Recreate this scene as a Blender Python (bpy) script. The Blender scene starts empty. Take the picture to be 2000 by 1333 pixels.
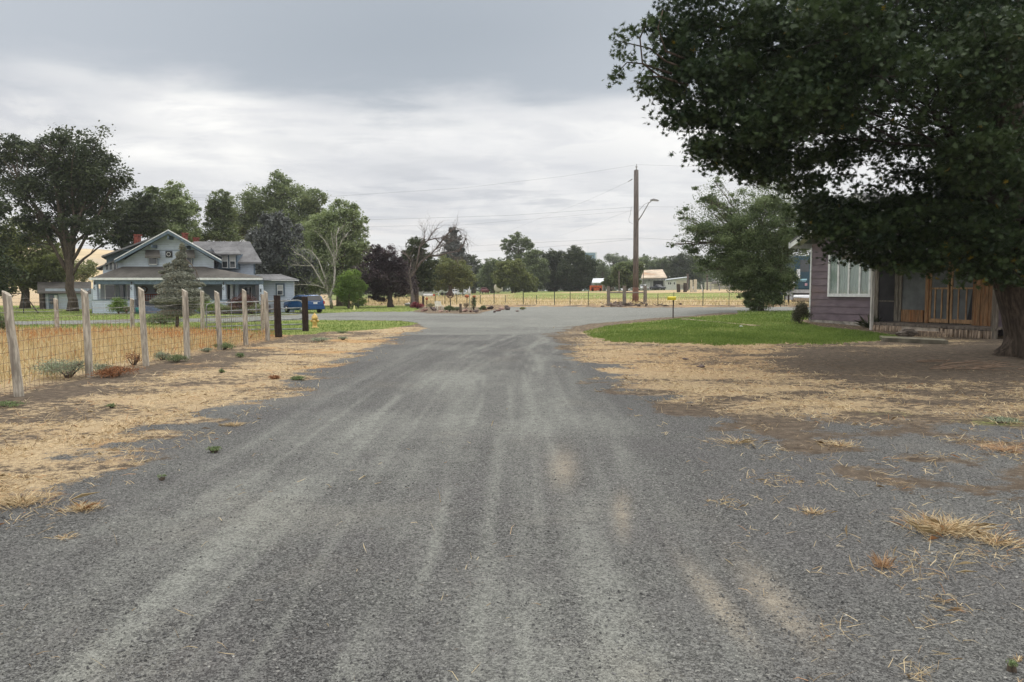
import bpy, bmesh, math, random
import numpy as np
from mathutils import Vector, Matrix
R = math.radians
scn = bpy.context.scene
col = scn.collection

# ------------------------------------------------------------------ camera
FPX, PITCH, CAMH = 1444.4, math.atan(98.5/1444.4), 1.7
cd = bpy.data.cameras.new('camera'); cd.lens = 26; cd.sensor_width = 36; cd.clip_start = .05; cd.clip_end = 20000
cam = bpy.data.objects.new('camera', cd); col.objects.link(cam)
cam.location = (0, 0, CAMH); cam.rotation_euler = (R(90)-PITCH, 0, 0)
scn.camera = cam

# ------------------------------------------------------------------ world: overcast sky
world = bpy.data.worlds.new('World'); scn.world = world; world.use_nodes = True
nt = world.node_tree; nt.nodes.clear()
def N(tree, t, **k):
    n = tree.nodes.new(t)
    for a, b in k.items(): setattr(n, a, b)
    return n
class G_:                                   # tiny expression helper for node trees
    def __init__(s, tree): s.t = tree
    def put(s, sock, v):
        if isinstance(v, bpy.types.NodeSocket): s.t.links.new(v, sock)
        else: sock.default_value = v
    def m(s, op, a, b=0., c=None, clamp=False):
        n = N(s.t, 'ShaderNodeMath', operation=op, use_clamp=clamp)
        s.put(n.inputs[0], a); s.put(n.inputs[1], b)
        if c is not None: s.put(n.inputs[2], c)
        return n.outputs[0]
    def step(s, v, a, b, lo=0., hi=1.):
        n = N(s.t, 'ShaderNodeMapRange', interpolation_type='SMOOTHSTEP')
        s.put(n.inputs[0], v); s.put(n.inputs[1], a); s.put(n.inputs[2], b); s.put(n.inputs[3], lo); s.put(n.inputs[4], hi)
        return n.outputs[0]
    def mix(s, f, a, b, mode='MIX'):
        n = N(s.t, 'ShaderNodeMix', data_type='RGBA', blend_type=mode)
        s.put(n.inputs[0], f)
        s.put(n.inputs[6], tuple(a)+(1,) if isinstance(a, tuple) and len(a) == 3 else a)
        s.put(n.inputs[7], tuple(b)+(1,) if isinstance(b, tuple) and len(b) == 3 else b)
        return n.outputs[2]
    def noise(s, vec, scale, detail=5., rough=.55, dist=0., out=0):
        n = N(s.t, 'ShaderNodeTexNoise'); s.put(n.inputs['Vector'], vec)
        n.inputs['Scale'].default_value = scale; n.inputs['Detail'].default_value = detail
        n.inputs['Roughness'].default_value = rough; n.inputs['Distortion'].default_value = dist
        return n.outputs[out]
    def voro(s, vec, scale, out='Color', feat='F1'):
        n = N(s.t, 'ShaderNodeTexVoronoi', feature=feat); s.put(n.inputs['Vector'], vec)
        n.inputs['Scale'].default_value = scale
        return n.outputs[out]
    def scale(s, vec, sx, sy, sz, off=(0, 0, 0)):
        n = N(s.t, 'ShaderNodeMapping'); s.put(n.inputs['Vector'], vec)
        n.inputs['Scale'].default_value = (sx, sy, sz); n.inputs['Location'].default_value = off
        return n.outputs[0]
    def sep(s, vec):
        n = N(s.t, 'ShaderNodeSeparateXYZ'); s.put(n.inputs[0], vec); return n.outputs
    def comb(s, x, y, z=0.):
        n = N(s.t, 'ShaderNodeCombineXYZ')
        for i, v in enumerate((x, y, z)): s.put(n.inputs[i], v)
        return n.outputs[0]
    def bump(s, h, strength, dist):
        n = N(s.t, 'ShaderNodeBump'); s.put(n.inputs['Height'], h)
        n.inputs['Strength'].default_value = strength; n.inputs['Distance'].default_value = dist
        return n.outputs[0]

g = G_(nt)
SUN_EL, SUN_AZ = 52., 20.                   # degrees; azimuth from +Y towards +X
tc = N(nt, 'ShaderNodeTexCoord').outputs['Generated']
X, Y_, Z = g.sep(tc)
az = g.m('MULTIPLY', g.m('ARCTAN2', X, Y_), 57.2958)
el = g.m('MULTIPLY', g.m('ARCSINE', Z), 57.2958)
zc = g.m('ADD', g.m('MAXIMUM', Z, 0.), .07)
plane = g.comb(g.m('DIVIDE', X, zc), g.m('DIVIDE', Y_, zc), 0.)
nA = g.noise(plane, .55, 7., .55, .4)       # broad cloud structure seen in perspective
nB = g.noise(g.scale(plane, 1., 1.6, 1., (7, 3, 0)), 1.5, 8., .6, .3)
nC = g.noise(g.scale(plane, .35, .5, 1., (1, 9, 0)), .5, 4., .5)
nW = g.noise(g.scale(plane, 1., 1., 1., (3, 5, 0)), .35, 3., .5)
def gauss(a0, e0, sa, se):
    da = g.m('DIVIDE', g.m('SUBTRACT', az, a0), sa); de = g.m('DIVIDE', g.m('SUBTRACT', el, e0), se)
    r2 = g.m('ADD', g.m('MULTIPLY', da, da), g.m('MULTIPLY', de, de))
    return g.m('POWER', 2.718, g.m('MULTIPLY', r2, -1.))
wob = g.m('MULTIPLY', g.m('SUBTRACT', nB, .5), 7.)
elw = g.m('ADD', el, wob)
low = g.mix(g.step(elw, 2., 9.), (.735, .71, .695), (.55, .56, .59))
low = g.mix(g.step(nA, .40, .60), low, (.71, .71, .715))
low = g.mix(g.m('MULTIPLY', g.step(nB, .48, .64), g.step(el, 2.5, 6., 0., .7)), low, (.45, .465, .50))
nD = g.noise(g.scale(tc, 1., 1., 2.4, (2, 4, 1)), 7., 7., .6, .2)
low = g.mix(g.step(nD, .46, .62, 0., .42), low, (.50, .515, .55))
low = g.mix(g.step(nD, .46, .32, 0., .5), low, (.80, .79, .77))
open_ = g.m('ADD', gauss(-22., 12.3, 6.5, 2.0), g.m('MULTIPLY', gauss(-31., 14.0, 4., .9), .5))
open_ = g.m('ADD', open_, g.m('MULTIPLY', gauss(-24., 9.3, 9., 1.0), .9))
open_ = g.m('ADD', open_, g.m('MULTIPLY', gauss(2., 12.0, 17., 2.4), .62))
open_ = g.m('ADD', open_, g.m('MULTIPLY', gauss(18., 10., 10., 5.), .7))
brk = g.m('MULTIPLY', open_, g.step(nB, .36, .60, .35, 1.), clamp=True)
low = g.mix(brk, low, (.90, .89, .86))
slab = g.step(g.m('SUBTRACT', g.m('ADD', el, g.m('MULTIPLY', g.m('SUBTRACT', nB, .5), 9.)), g.m('MULTIPLY', open_, 3.4)), 9.8, 15.8)
slabcol = g.mix(gauss(-6., 18., 19., 6.), (.43, .465, .51), (.30, .34, .385))
slabcol = g.mix(g.step(nC, .35, .7, 0., .25), slabcol, (.60, .63, .67))
c = g.mix(slab, low, slabcol)
hi = g.step(el, 24., 50.)
c = g.mix(hi, c, (2.0, 1.97, 1.90))
c = g.mix(g.step(g.m('ABSOLUTE', az), 60., 120., 0., .6), c, (1.2, 1.18, 1.15))
c = g.mix(g.step(el, -1., -6.), c, (.2, .19, .17))
sky = N(nt, 'ShaderNodeTexSky', sky_type='NISHITA'); sky.sun_disc = False
sky.sun_elevation = R(SUN_EL); sky.sun_rotation = R(SUN_AZ)
b1 = N(nt, 'ShaderNodeBackground'); nt.links.new(sky.outputs[0], b1.inputs[0]); b1.inputs[1].default_value = .08
b2 = N(nt, 'ShaderNodeBackground'); nt.links.new(c, b2.inputs[0]); b2.inputs[1].default_value = 1.0
ms = N(nt, 'ShaderNodeMixShader'); ms.inputs[0].default_value = .95
nt.links.new(b1.outputs[0], ms.inputs[1]); nt.links.new(b2.outputs[0], ms.inputs[2])
wo = N(nt, 'ShaderNodeOutputWorld'); nt.links.new(ms.outputs[0], wo.inputs[0])
world.cycles.sampling_method = 'MANUAL'; world.cycles.sample_map_resolution = 512

sd = bpy.data.lights.new('sun', 'SUN'); sd.energy = 1.0; sd.angle = R(22); sd.color = (1, .95, .88)
sun = bpy.data.objects.new('sun', sd); col.objects.link(sun)
sdir = Vector((math.sin(R(SUN_AZ))*math.cos(R(SUN_EL)), math.cos(R(SUN_AZ))*math.cos(R(SUN_EL)), math.sin(R(SUN_EL))))
sun.rotation_euler = sdir.to_track_quat('Z', 'Y').to_euler(); sun.location = (0, 0, 40)

vs = scn.view_settings; vs.view_transform = 'Standard'; vs.look = 'None'; vs.gamma = 1; vs.use_curve_mapping = False
vs.exposure = 0.30
scn.cycles.max_bounces = 5; scn.cycles.diffuse_bounces = 3; scn.cycles.glossy_bounces = 2
scn.cycles.transmission_bounces = 4; scn.cycles.transparent_max_bounces = 6

# ------------------------------------------------------------------ projection helpers
SP, CP = math.sin(PITCH), math.cos(PITCH)
def S(v, a, b):
    t = np.clip((np.asarray(v, float)-a)/(b-a), 0, 1); return t*t*(3-2*t)
def TZ(x, y):
    u = x/np.maximum(y, 1.)
    return .5*S(y, 15, 45)*S(u, .05, .3) - .2*S(y, 30, 60)*S(-u, .1, .35) + 1.5*S(y, 62, 150)*S(u, -.25, .1)
def tz(x, y): return float(TZ(x, y))
def Pd(px, py, Y):
    a = (px-1000)/FPX; b = (666.5-py)/FPX
    t = Y/(CP+b*SP)
    return Vector((a*t, Y, CAMH+t*(b*CP-SP)))
def Gp(px, py):
    a = (px-1000)/FPX; b = (666.5-py)/FPX
    dy, dz = CP+b*SP, b*CP-SP
    z = 0.
    for _ in range(40):
        t = min((z-CAMH)/dz, 400.) if dz < 0 else 400.; z = .6*z+.4*tz(a*t, dy*t)
    t = (z-CAMH)/dz
    return Vector((a*t, dy*t, tz(a*t, dy*t)))
def Pz(px, Y):                               # ground point under a column of the picture at distance Y
    a = (px-1000)/FPX; b = (666.5-580)/FPX
    x = a*Y/(CP+b*SP); return Vector((x, Y, tz(x, Y)))
def proj(x, y, z):
    dz = z-CAMH; f = np.maximum(y*CP-dz*SP, .05); up = y*SP+dz*CP
    return 1000+FPX*x/f, 666.5-FPX*up/f

rng = np.random.default_rng(7); random.seed(7)
_T = rng.random((256, 256))
def vnoise(x, y):
    xi = np.floor(x).astype(int); yi = np.floor(y).astype(int); fx = x-xi; fy = y-yi
    fx = fx*fx*(3-2*fx); fy = fy*fy*(3-2*fy)
    a = _T[xi & 255, yi & 255]; b = _T[(xi+1) & 255, yi & 255]; c_ = _T[xi & 255, (yi+1) & 255]; d = _T[(xi+1) & 255, (yi+1) & 255]
    return (a*(1-fx)+b*fx)*(1-fy)+(c_*(1-fx)+d*fx)*fy
def fbm(x, y, sc, oc=4):
    x = np.asarray(x, float); y = np.asarray(y, float)
    r = 0; a = .5; tot = 0
    for i in range(oc):
        r = r+a*vnoise(x*sc+i*17.3, y*sc+i*9.1); tot += a; a *= .5; sc *= 2.03
    return r/tot

# ------------------------------------------------------------------ object helpers
WO = {}
def wloc(o): return WO.get(o.name, Vector((0, 0, 0)))
def props(o, label=None, cat=None, group=None, kind=None):
    if label: o['label'] = label
    if cat: o['category'] = cat
    if group: o['group'] = group
    if kind: o['kind'] = kind
    return o
def thing(name, label, cat, loc, group=None):
    o = bpy.data.objects.new(name, None); col.objects.link(o); o.empty_display_size = .2
    o.location = loc; WO[o.name] = Vector(loc)
    return props(o, label, cat, group)
def link_mesh(name, me, parent, mats):
    o = bpy.data.objects.new(name, me); col.objects.link(o)
    for m in (mats if isinstance(mats, (list, tuple)) else [mats]): me.materials.append(m)
    if parent is not None: o.parent = parent; WO[o.name] = wloc(parent)
    return o
class MB:
    def __init__(s, M=None): s.v = []; s.f = []; s.M = M
    def add(s, vs_, fs):
        o = len(s.v)
        s.v += [(s.M @ Vector(v)) if s.M else Vector(v) for v in vs_]
        s.f += [tuple(i+o for i in f) for f in fs]; return s
    def box(s, x0, y0, z0, x1, y1, z1):
        v = [(x, y, z) for x in (x0, x1) for y in (y0, y1) for z in (z0, z1)]
        return s.add(v, [(0, 1, 3, 2), (4, 6, 7, 5), (0, 4, 5, 1), (2, 3, 7, 6), (0, 2, 6, 4), (1, 5, 7, 3)])
    def slab(s, poly, off):
        n = len(poly); off = Vector(off); a = [Vector(p) for p in poly]; b = [p+off for p in a]
        return s.add(a+b, [tuple(range(n)), tuple(range(2*n-1, n-1, -1))]+[(i, (i+1) % n, n+(i+1) % n, n+i) for i in range(n)])
    def tube(s, pts, r, seg=6, cap=True):
        pts = [Vector(p) for p in pts]; n = len(pts)
        if not hasattr(r, '__len__'): r = [r]*n
        vv = []; ff = []; side = None
        for i, p in enumerate(pts):
            d = (pts[min(i+1, n-1)]-pts[max(i-1, 0)])
            d = d.normalized() if d.length > 1e-9 else Vector((0, 0, 1))
            if side is None:
                side = d.cross(Vector((0, 0, 1)))
                if side.length < .05: side = d.cross(Vector((1, 0, 0)))
            side = (side-d*side.dot(d)); side = side.normalized() if side.length > 1e-6 else d.orthogonal().normalized()
            up = d.cross(side)
            for k in range(seg):
                a = 2*math.pi*k/seg; vv.append(p+(side*math.cos(a)+up*math.sin(a))*r[i])
        for i in range(n-1):
            for k in range(seg):
                k2 = (k+1) % seg; ff.append((i*seg+k, i*seg+k2, (i+1)*seg+k2, (i+1)*seg+k))
        if cap: ff += [tuple(range(seg-1, -1, -1)), tuple(range((n-1)*seg, n*seg))]
        return s.add(vv, ff)
    def lathe(s, c, prof, seg=12, axis='z'):
        vv = []; ff = []; n = len(prof)
        for r_, h in prof:
            for k in range(seg):
                a = 2*math.pi*k/seg; q = (r_*math.cos(a), r_*math.sin(a), h)
                if axis == 'x': q = (h, q[0], q[1])
                if axis == 'y': q = (q[0], h, q[1])
                vv.append(Vector(c)+Vector(q))
        for i in range(n-1):
            for k in range(seg):
                k2 = (k+1) % seg; ff.append((i*seg+k, i*seg+k2, (i+1)*seg+k2, (i+1)*seg+k))
        ff += [tuple(range(seg-1, -1, -1)), tuple(range((n-1)*seg, n*seg))]
        return s.add(vv, ff)
    def rock(s, c, rx, ry, rz, jit=.25, sub=2, seed=None):
        bm = bmesh.new(); bmesh.ops.create_icosphere(bm, subdivisions=sub, radius=1)
        rr = random.Random(seed if seed is not None else random.random())
        k = [Vector((rr.uniform(-1, 1), rr.uniform(-1, 1), rr.uniform(-1, 1))).normalized() for _ in range(7)]
        vv = []
        for v in bm.verts:
            p = v.co.normalized(); d = 1+jit*rr.uniform(-.35, .35)
            for q in k:
                t = p.dot(q)
                if t > .62: d *= 1-(t-.62)*jit*2.2
            vv.append(Vector(c)+Vector((p.x*rx*d, p.y*ry*d, p.z*rz*d)))
        ff = [tuple(v.index for v in f.verts) for f in bm.faces]; bm.free()
        return s.add(vv, ff)
    def build(s, name, mat, parent=None, smooth=False, label=None, fix=True, bevel=0):
        o0 = wloc(parent) if parent is not None else Vector((0, 0, 0))
        me = bpy.data.meshes.new(name)
        me.from_pydata([tuple(v-o0) for v in s.v], [], s.f)
        if fix or bevel:
            bm = bmesh.new(); bm.from_mesh(me); bmesh.ops.recalc_face_normals(bm, faces=bm.faces)
            if bevel: bmesh.ops.bevel(bm, geom=bm.edges[:], offset=bevel, segments=2, affect='EDGES', profile=.7)
            bm.to_mesh(me); bm.free()
        if smooth: me.polygons.foreach_set('use_smooth', [True]*len(me.polygons))
        me.update(); o = link_mesh(name, me, parent, mat)
        if label: o['label'] = label
        return o

def np_mesh(name, verts, nper, mat, parent=None, attr=None, off=None):
    """verts: (F*nper,3) array, consecutive vertices make one polygon each"""
    verts = np.asarray(verts, np.float32)
    if parent is not None: verts = verts-np.array(wloc(parent), np.float32)
    nv = len(verts); nf = nv//nper
    me = bpy.data.meshes.new(name); me.vertices.add(nv); me.vertices.foreach_set('co', verts.ravel())
    me.loops.add(nv); me.loops.foreach_set('vertex_index', np.arange(nv, dtype=np.int32))
    me.polygons.add(nf); me.polygons.foreach_set('loop_start', np.arange(0, nv, nper, dtype=np.int32))
    try: me.polygons.foreach_set('loop_total', np.full(nf, nper, dtype=np.int32))
    except Exception: pass
    if attr is not None:
        a = me.attributes.new('tint', 'FLOAT', 'FACE'); a.data.foreach_set('value', np.asarray(attr, np.float32))
    me.update(calc_edges=True); me.validate(verbose=False)
    return link_mesh(name, me, parent, mat)

# ------------------------------------------------------------------ materials
def mat(name, colr, rough=.8, metal=0., spec=.3, var=.15, scale=6., bump=0., bscale=30., stretch=(1, 1, 1), var2=None):
    m = bpy.data.materials.new(name); m.use_nodes = True; t = m.node_tree; h = G_(t)
    b = t.nodes['Principled BSDF']; pos = N(t, 'ShaderNodeNewGeometry').outputs['Position']
    v = h.scale(pos, *stretch)
    n = h.noise(v, scale, 6., .6)
    d = tuple(x*(1-var*2) for x in colr); l = tuple(min(1, x*(1+var*2)) for x in colr)
    cc = h.mix(h.step(n, .3, .7), d, l)
    if var2: cc = h.mix(h.step(h.noise(v, scale*.35, 4.), .5, .68), cc, var2)
    h.put(b.inputs['Base Color'], cc)
    b.inputs['Roughness'].default_value = rough; b.inputs['Metallic'].default_value = metal
    b.inputs['Specular IOR Level'].default_value = spec
    if bump: h.put(b.inputs['Normal'], h.bump(h.noise(v, bscale, 6., .65), bump, .02))
    return m
def siding(name, colr, pitch, dark=.45, rough=.7, off=0., var=.08):
    m = bpy.data.materials.new(name); m.use_nodes = True; t = m.node_tree; h = G_(t)
    b = t.nodes['Principled BSDF']; pos = N(t, 'ShaderNodeNewGeometry').outputs['Position']
    z = h.sep(pos)[2]; fr = h.m('FRACT', h.m('DIVIDE', h.m('ADD', z, off+20), pitch))
    line = h.step(fr, .0, .13, 1., 0.)
    n = h.noise(pos, 1.3, 7., .6); n2 = h.noise(h.scale(pos, 3, 3, 14), 1.5, 5.)
    base = h.mix(h.step(n, .3, .7), tuple(x*(1-var*2) for x in colr), tuple(min(1, x*(1+var)) for x in colr))
    base = h.mix(h.step(n2, .45, .75, 0., .3), base, tuple(x*.75 for x in colr))
    h.put(b.inputs['Base Color'], h.mix(line, base, tuple(x*dark for x in colr)))
    h.put(b.inputs['Normal'], h.bump(h.m('SUBTRACT', 1., fr), .6, .02))
    b.inputs['Roughness'].default_value = rough; b.inputs['Specular IOR Level'].default_value = .3
    return m
def shingles(name, c1, c2, sc=3.2, use='y'):
    m = bpy.data.materials.new(name); m.use_nodes = True; t = m.node_tree; h = G_(t)
    b = t.nodes['Principled BSDF']; pos = N(t, 'ShaderNodeNewGeometry').outputs['Position']
    X, Y, Z = h.sep(pos)
    a = h.comb(h.m('ADD', X, h.m('MULTIPLY', Y, .6)), h.m('MULTIPLY', Z, 1.7), 0.)
    br = N(t, 'ShaderNodeTexBrick'); h.put(br.inputs['Vector'], a); br.inputs['Scale'].default_value = sc
    br.inputs['Color1'].default_value = c1+(1,); br.inputs['Color2'].default_value = c2+(1,)
    br.inputs['Mortar'].default_value = tuple(x*.5 for x in c1)+(1,); br.inputs['Mortar Size'].default_value = .015
    n = h.noise(pos, .9, 6., .6)
    h.put(b.inputs['Base Color'], h.mix(h.step(n, .35, .7, 0., .6), br.outputs[0], tuple(x*1.35 for x in c2)))
    h.put(b.inputs['Normal'], h.bump(h.noise(pos, 40., 4.), .4, .02))
    b.inputs['Roughness'].default_value = .95; b.inputs['Specular IOR Level'].default_value = .15
    return m
def leafmat(name, dark, light, odd=None, oddamt=.93, trans=.35, rough=.55):
    m = bpy.data.materials.new(name); m.use_nodes = True; t = m.node_tree; h = G_(t); t.nodes.clear()
    a = N(t, 'ShaderNodeAttribute', attribute_name='tint').outputs['Fac']
    c = h.mix(h.step(a, 0., 1.), dark, light)
    if odd: c = h.mix(h.step(a, oddamt, oddamt+.04), c, odd)
    p = N(t, 'ShaderNodeBsdfPrincipled'); h.put(p.inputs['Base Color'], c)
    p.inputs['Roughness'].default_value = rough; p.inputs['Specular IOR Level'].default_value = .25
    tr = N(t, 'ShaderNodeBsdfTranslucent'); h.put(tr.inputs['Color'], h.mix(.5, c, (.12, .16, .02)) if trans > .3 else c)
    mx = N(t, 'ShaderNodeMixShader'); mx.inputs[0].default_value = trans
    t.links.new(p.outputs[0], mx.inputs[1]); t.links.new(tr.outputs[0], mx.inputs[2])
    o = N(t, 'ShaderNodeOutputMaterial'); t.links.new(mx.outputs[0], o.inputs[0])
    return m
def glassmat(name, colr=(.03, .035, .04), rough=.05, spec=.6):
    m = mat(name, colr, rough, 0., spec, .1, 2.); return m

def ground_material():
    m = bpy.data.materials.new('ground_cover'); m.use_nodes = True; t = m.node_tree; h = G_(t)
    b = t.nodes['Principled BSDF']; pos = N(t, 'ShaderNodeNewGeometry').outputs['Position']
    A = N(t, 'ShaderNodeAttribute', attribute_name='cover').outputs['Color']
    B = N(t, 'ShaderNodeAttribute', attribute_name='wear').outputs['Color']
    gr, st, gn = h.sep(A); du, tn, wm = h.sep(B)
    n1 = h.noise(pos, 1.1, 8., .6); n2 = h.noise(pos, 7., 8., .65); n3 = h.noise(pos, 38., 5., .7)
    nx = h.noise(h.scale(pos, 22., 55., 20.), 1., 5., .7, 1.2)
    n1b = h.noise(pos, .45, 5., .6)
    # bare soil
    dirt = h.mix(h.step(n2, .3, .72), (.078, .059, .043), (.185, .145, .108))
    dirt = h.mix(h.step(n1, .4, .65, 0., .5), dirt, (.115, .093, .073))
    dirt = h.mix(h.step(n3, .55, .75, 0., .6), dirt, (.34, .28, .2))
    # straw
    sc_ = h.mix(h.step(nx, .35, .68), (.27, .19, .11), (.68, .54, .34))
    sc_ = h.mix(h.step(n1, .48, .7, 0., .45), sc_, (.40, .27, .155))
    sc_ = h.mix(h.m('MULTIPLY', wm, .75), sc_, h.mix(h.step(nx, .35, .7), (.36, .19, .07), (.62, .36, .14)))
    v = h.m('ADD', h.m('MULTIPLY', h.m('SUBTRACT', n2, .5), 1.5), h.m('MULTIPLY', h.m('SUBTRACT', n3, .5), 1.1))
    ms_ = h.step(h.m('ADD', h.m('MULTIPLY_ADD', st, 1.15, -.05), h.m('MULTIPLY', v, 1.7)), .30, .78)
    colr = h.mix(ms_, dirt, sc_)
    # green
    gc = h.mix(h.step(n3, .3, .7), (.09, .15, .03), (.19, .27, .06))
    gc = h.mix(h.step(n1b, .42, .62, 0., .75), gc, (.30, .31, .10)); gc = h.mix(h.step(n2, .52, .72, 0., .5), gc, (.07, .10, .03))
    gc = h.mix(h.m('MULTIPLY', wm, .6), gc, h.mix(h.step(n3, .3, .7), (.17, .21, .05), (.33, .34, .12)))
    mg = h.step(h.m('ADD', gn, h.m('MULTIPLY', v, .6)), .35, .65)
    colr = h.mix(mg, colr, gc)
    # gravel
    vc = h.sep(h.voro(pos, 80.))[0]; vc2 = h.sep(h.voro(pos, 190.))[1]
    vd = h.voro(pos, 90., 'Distance')
    stones = h.m('ADD', h.m('MULTIPLY', vc, .55), h.m('MULTIPLY', vc2, .45))
    gv = h.mix(h.step(stones, .2, .82), (.048, .048, .047), (.20, .20, .193))
    gv = h.mix(h.step(vc, .965, .99, 0., .7), gv, (.34, .335, .31))
    gv = h.mix(h.step(n1, .38, .66, 0., .35), gv, h.mix(stones, (.052, .048, .051), (.185, .174, .178)))
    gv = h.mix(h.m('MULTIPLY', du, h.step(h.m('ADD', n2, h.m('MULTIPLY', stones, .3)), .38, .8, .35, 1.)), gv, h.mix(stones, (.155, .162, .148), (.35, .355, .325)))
    gv = h.mix(h.m('MULTIPLY', tn, h.step(n2, .3, .7, .5, 1.)), gv, h.mix(stones, (.23, .20, .16), (.42, .375, .30)))
    v2 = h.m('ADD', h.m('MULTIPLY', v, 2.0), h.m('MULTIPLY', h.m('SUBTRACT', nx, .5), 2.6)); gm = h.step(h.m('ADD', h.m('MULTIPLY_ADD', gr, 1.7, -.35), v2), .38, .64)
    colr = h.mix(gm, colr, gv)
    h.put(b.inputs['Base Color'], colr)
    hgt = h.m('ADD', h.m('MULTIPLY', vd, -.5), h.m('ADD', h.m('MULTIPLY', n3, .8), h.m('MULTIPLY', n2, 1.1)))
    h.put(b.inputs['Normal'], h.bump(hgt, .9, .028))
    b.inputs['Roughness'].default_value = .95; b.inputs['Specular IOR Level'].default_value = .15
    return m
# ------------------------------------------------------------------ ground cover layout
def ip(v, xs, ys): return np.interp(v, xs, ys)
def blob(px, py, cx, cy, rx, ry): return np.exp(-((px-cx)/rx)**2-((py-cy)/ry)**2)
CT = ([-400, 0, 400, 600, 700, 800, 860, 930, 960, 1000, 1060, 1150, 1240, 1450, 1600, 2000, 2600], [631, 629, 622, 614, 610, 609.5, 613, 613.5, 607, 600, 598.5, 600, 601.5, 600, 600, 598, 597])
CB = ([-400, 0, 400, 600, 780, 815, 830, 1085, 1110, 1180, 1300, 1400, 1450, 1600, 2000, 2600], [638, 636, 629, 625, 627, 631, 640, 640, 637, 631, 619.5, 613, 610.5, 606.5, 604, 602])
def cover(x, y):
    x = np.asarray(x, float); y = np.asarray(y, float)
    ys = np.maximum(y, 2.5); z = TZ(x, ys); px, py = proj(x, ys, z)
    n = fbm(x, y, .9, 5)-.5; nf = fbm(x+50, y, 3.1, 3)-.5; nl = fbm(x, y+31, .22, 3)-.5
    h = np.maximum(py-568, 1.)
    xl = -3.85+n*1.3+nf*.5
    Er = ip(py, [640, 650, 680, 700, 745, 790, 850, 900, 960, 1000, 1333], [1098, 1078, 1098, 1118, 1185, 1285, 1470, 1600, 1820, 1990, 2500])
    Er = Er+(n*1.7+nf*1.3)*h*.6
    md = .15*h
    left = S(x-xl, -.85, .40); right = S(Er-px, -.62*h, .42*h)
    below = S(py, 634, 641)
    main = np.minimum(left, right)*below
    ct = ip(px, *CT)+n*2.; cb = ip(px, *CB)+n*3.
    cross = S(py-ct, -1, 1.2)*S(cb-py, -1.5, 1.5)*(py < 660)
    island = (px > 795)*(px < 1052)*(py < 613.5)
    road = np.maximum(main, cross)
    nearR = S(px-Er, -60, 60)*S(py, 770, 890)*(.64+.5*n)
    gravel = np.maximum(road, nearR)
    gravel = np.maximum(gravel, .42*S(x-xl, -1.1, -.1)*(x < 0)*S(py, 650, 700)+n*.3)*(py > 590)
    pat = fbm(x*.8, y*1.25, 1.5, 5)
    gravel = np.clip(gravel+(pat-.5)*3.2*np.clip(gravel*(1-gravel)*4, 0, 1)*(road < .985), 0, 1)
    # straw
    strip = (x > -8.4)*(x < 0)*(py > 640)
    straw = np.zeros_like(x)+.30
    straw = np.where(strip, .14+.48*S(x, -8.0, -5.2)+nl*1.1+(pat-.5)*1.5+S(py, 700, 850)*.14, straw)
    pen = (x < -8.2)*(y < 31.5)
    straw = np.where(pen, .95-.55*S(x, -9.2, -8.2), straw)
    rz = (x > 0)*(px > Er-20)*(py > 648)
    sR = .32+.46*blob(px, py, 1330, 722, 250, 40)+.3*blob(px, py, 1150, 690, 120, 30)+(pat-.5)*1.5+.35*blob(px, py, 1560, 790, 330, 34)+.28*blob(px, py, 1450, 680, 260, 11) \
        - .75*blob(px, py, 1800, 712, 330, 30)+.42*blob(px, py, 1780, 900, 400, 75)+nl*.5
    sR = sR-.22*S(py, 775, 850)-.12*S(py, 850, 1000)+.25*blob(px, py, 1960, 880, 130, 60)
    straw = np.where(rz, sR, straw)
    far = py < 600
    straw = np.where(far, .9, straw)
    verge = (py < ct)*(py > 596)*(px > 940)
    straw = np.where(verge, .45+n, straw)
    # green
    lt = ip(px, [1135, 1180, 1330, 1440, 1530, 1568, 1600, 1705, 1760], [650, 638, 622, 614.5, 612, 630, 638.5, 650, 657])+n*2
    nf2 = fbm(x, y, 9., 3)-.5
    lb = ip(px, [1130, 1160, 1200, 1400, 1640, 1720, 1762], [650, 660, 667, 673, 671, 665, 656])+n*7+nf*6+nf2*6
    m1 = 1.5
    lawn = S(py-lt, -m1, m1)*S(lb-py, -2, 2)*S(px, 1128, 1150)*(px < 1765)
    lawn = np.maximum(lawn, (px > 1440)*(px < 1580)*S(py, 606, 609)*S(626-py, -1, 3)*1.)
    yard1 = (px < 815+n*40)*S(py, 596.5, 598)*S(ct-py, -.5, 1)
    ylow = ip(px, [-400, 0, 300, 420, 600, 640, 700, 780, 822], [650, 648, 650, 654, 655, 649, 647, 640, 632])+n*5+nf*3
    yard2 = (px < 822)*S(py-cb, -.5, 1)*S(ylow-py, -2.5, 2.5)
    yard = np.maximum(yard1, yard2)*(x < -1)
    farz = far*(y > 140)*(px > 640); straw = np.where(farz, .35, straw)
    past = (py < 597)*(px > 900)*S(px, 900, 1030)*S(588+n*5-py, -2, 4)*S(py, 571, 572.5)*.62
    green = np.maximum(np.maximum(lawn, yard*.98), past)
    green = np.maximum(green, (px > 1500)*blob(px, py, 1700, 808, 260, 16)*.52*(n+.75))
    green = np.maximum(green, blob(px, py, 1960, 825, 160, 20)*.5)
    green = green-.55*(1-S(lb-py, 0, 15))*(lawn > .2)*S(fbm(x, y, 2.2, 4), .42, .6)
    yel = np.maximum(blob(px, py, 1165, 646, 34, 8), .7*blob(px, py, 1290, 630, 60, 4))
    green = np.maximum(green*(1-.6*yel), farz*.55)
    straw = np.where((lawn > .3), .8, straw)
    # dust on the gravel: wheel tracks
    def trk(x0, bend, wd):
        return x0+bend*S(y, 13, 34)
    tr = 0
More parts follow.
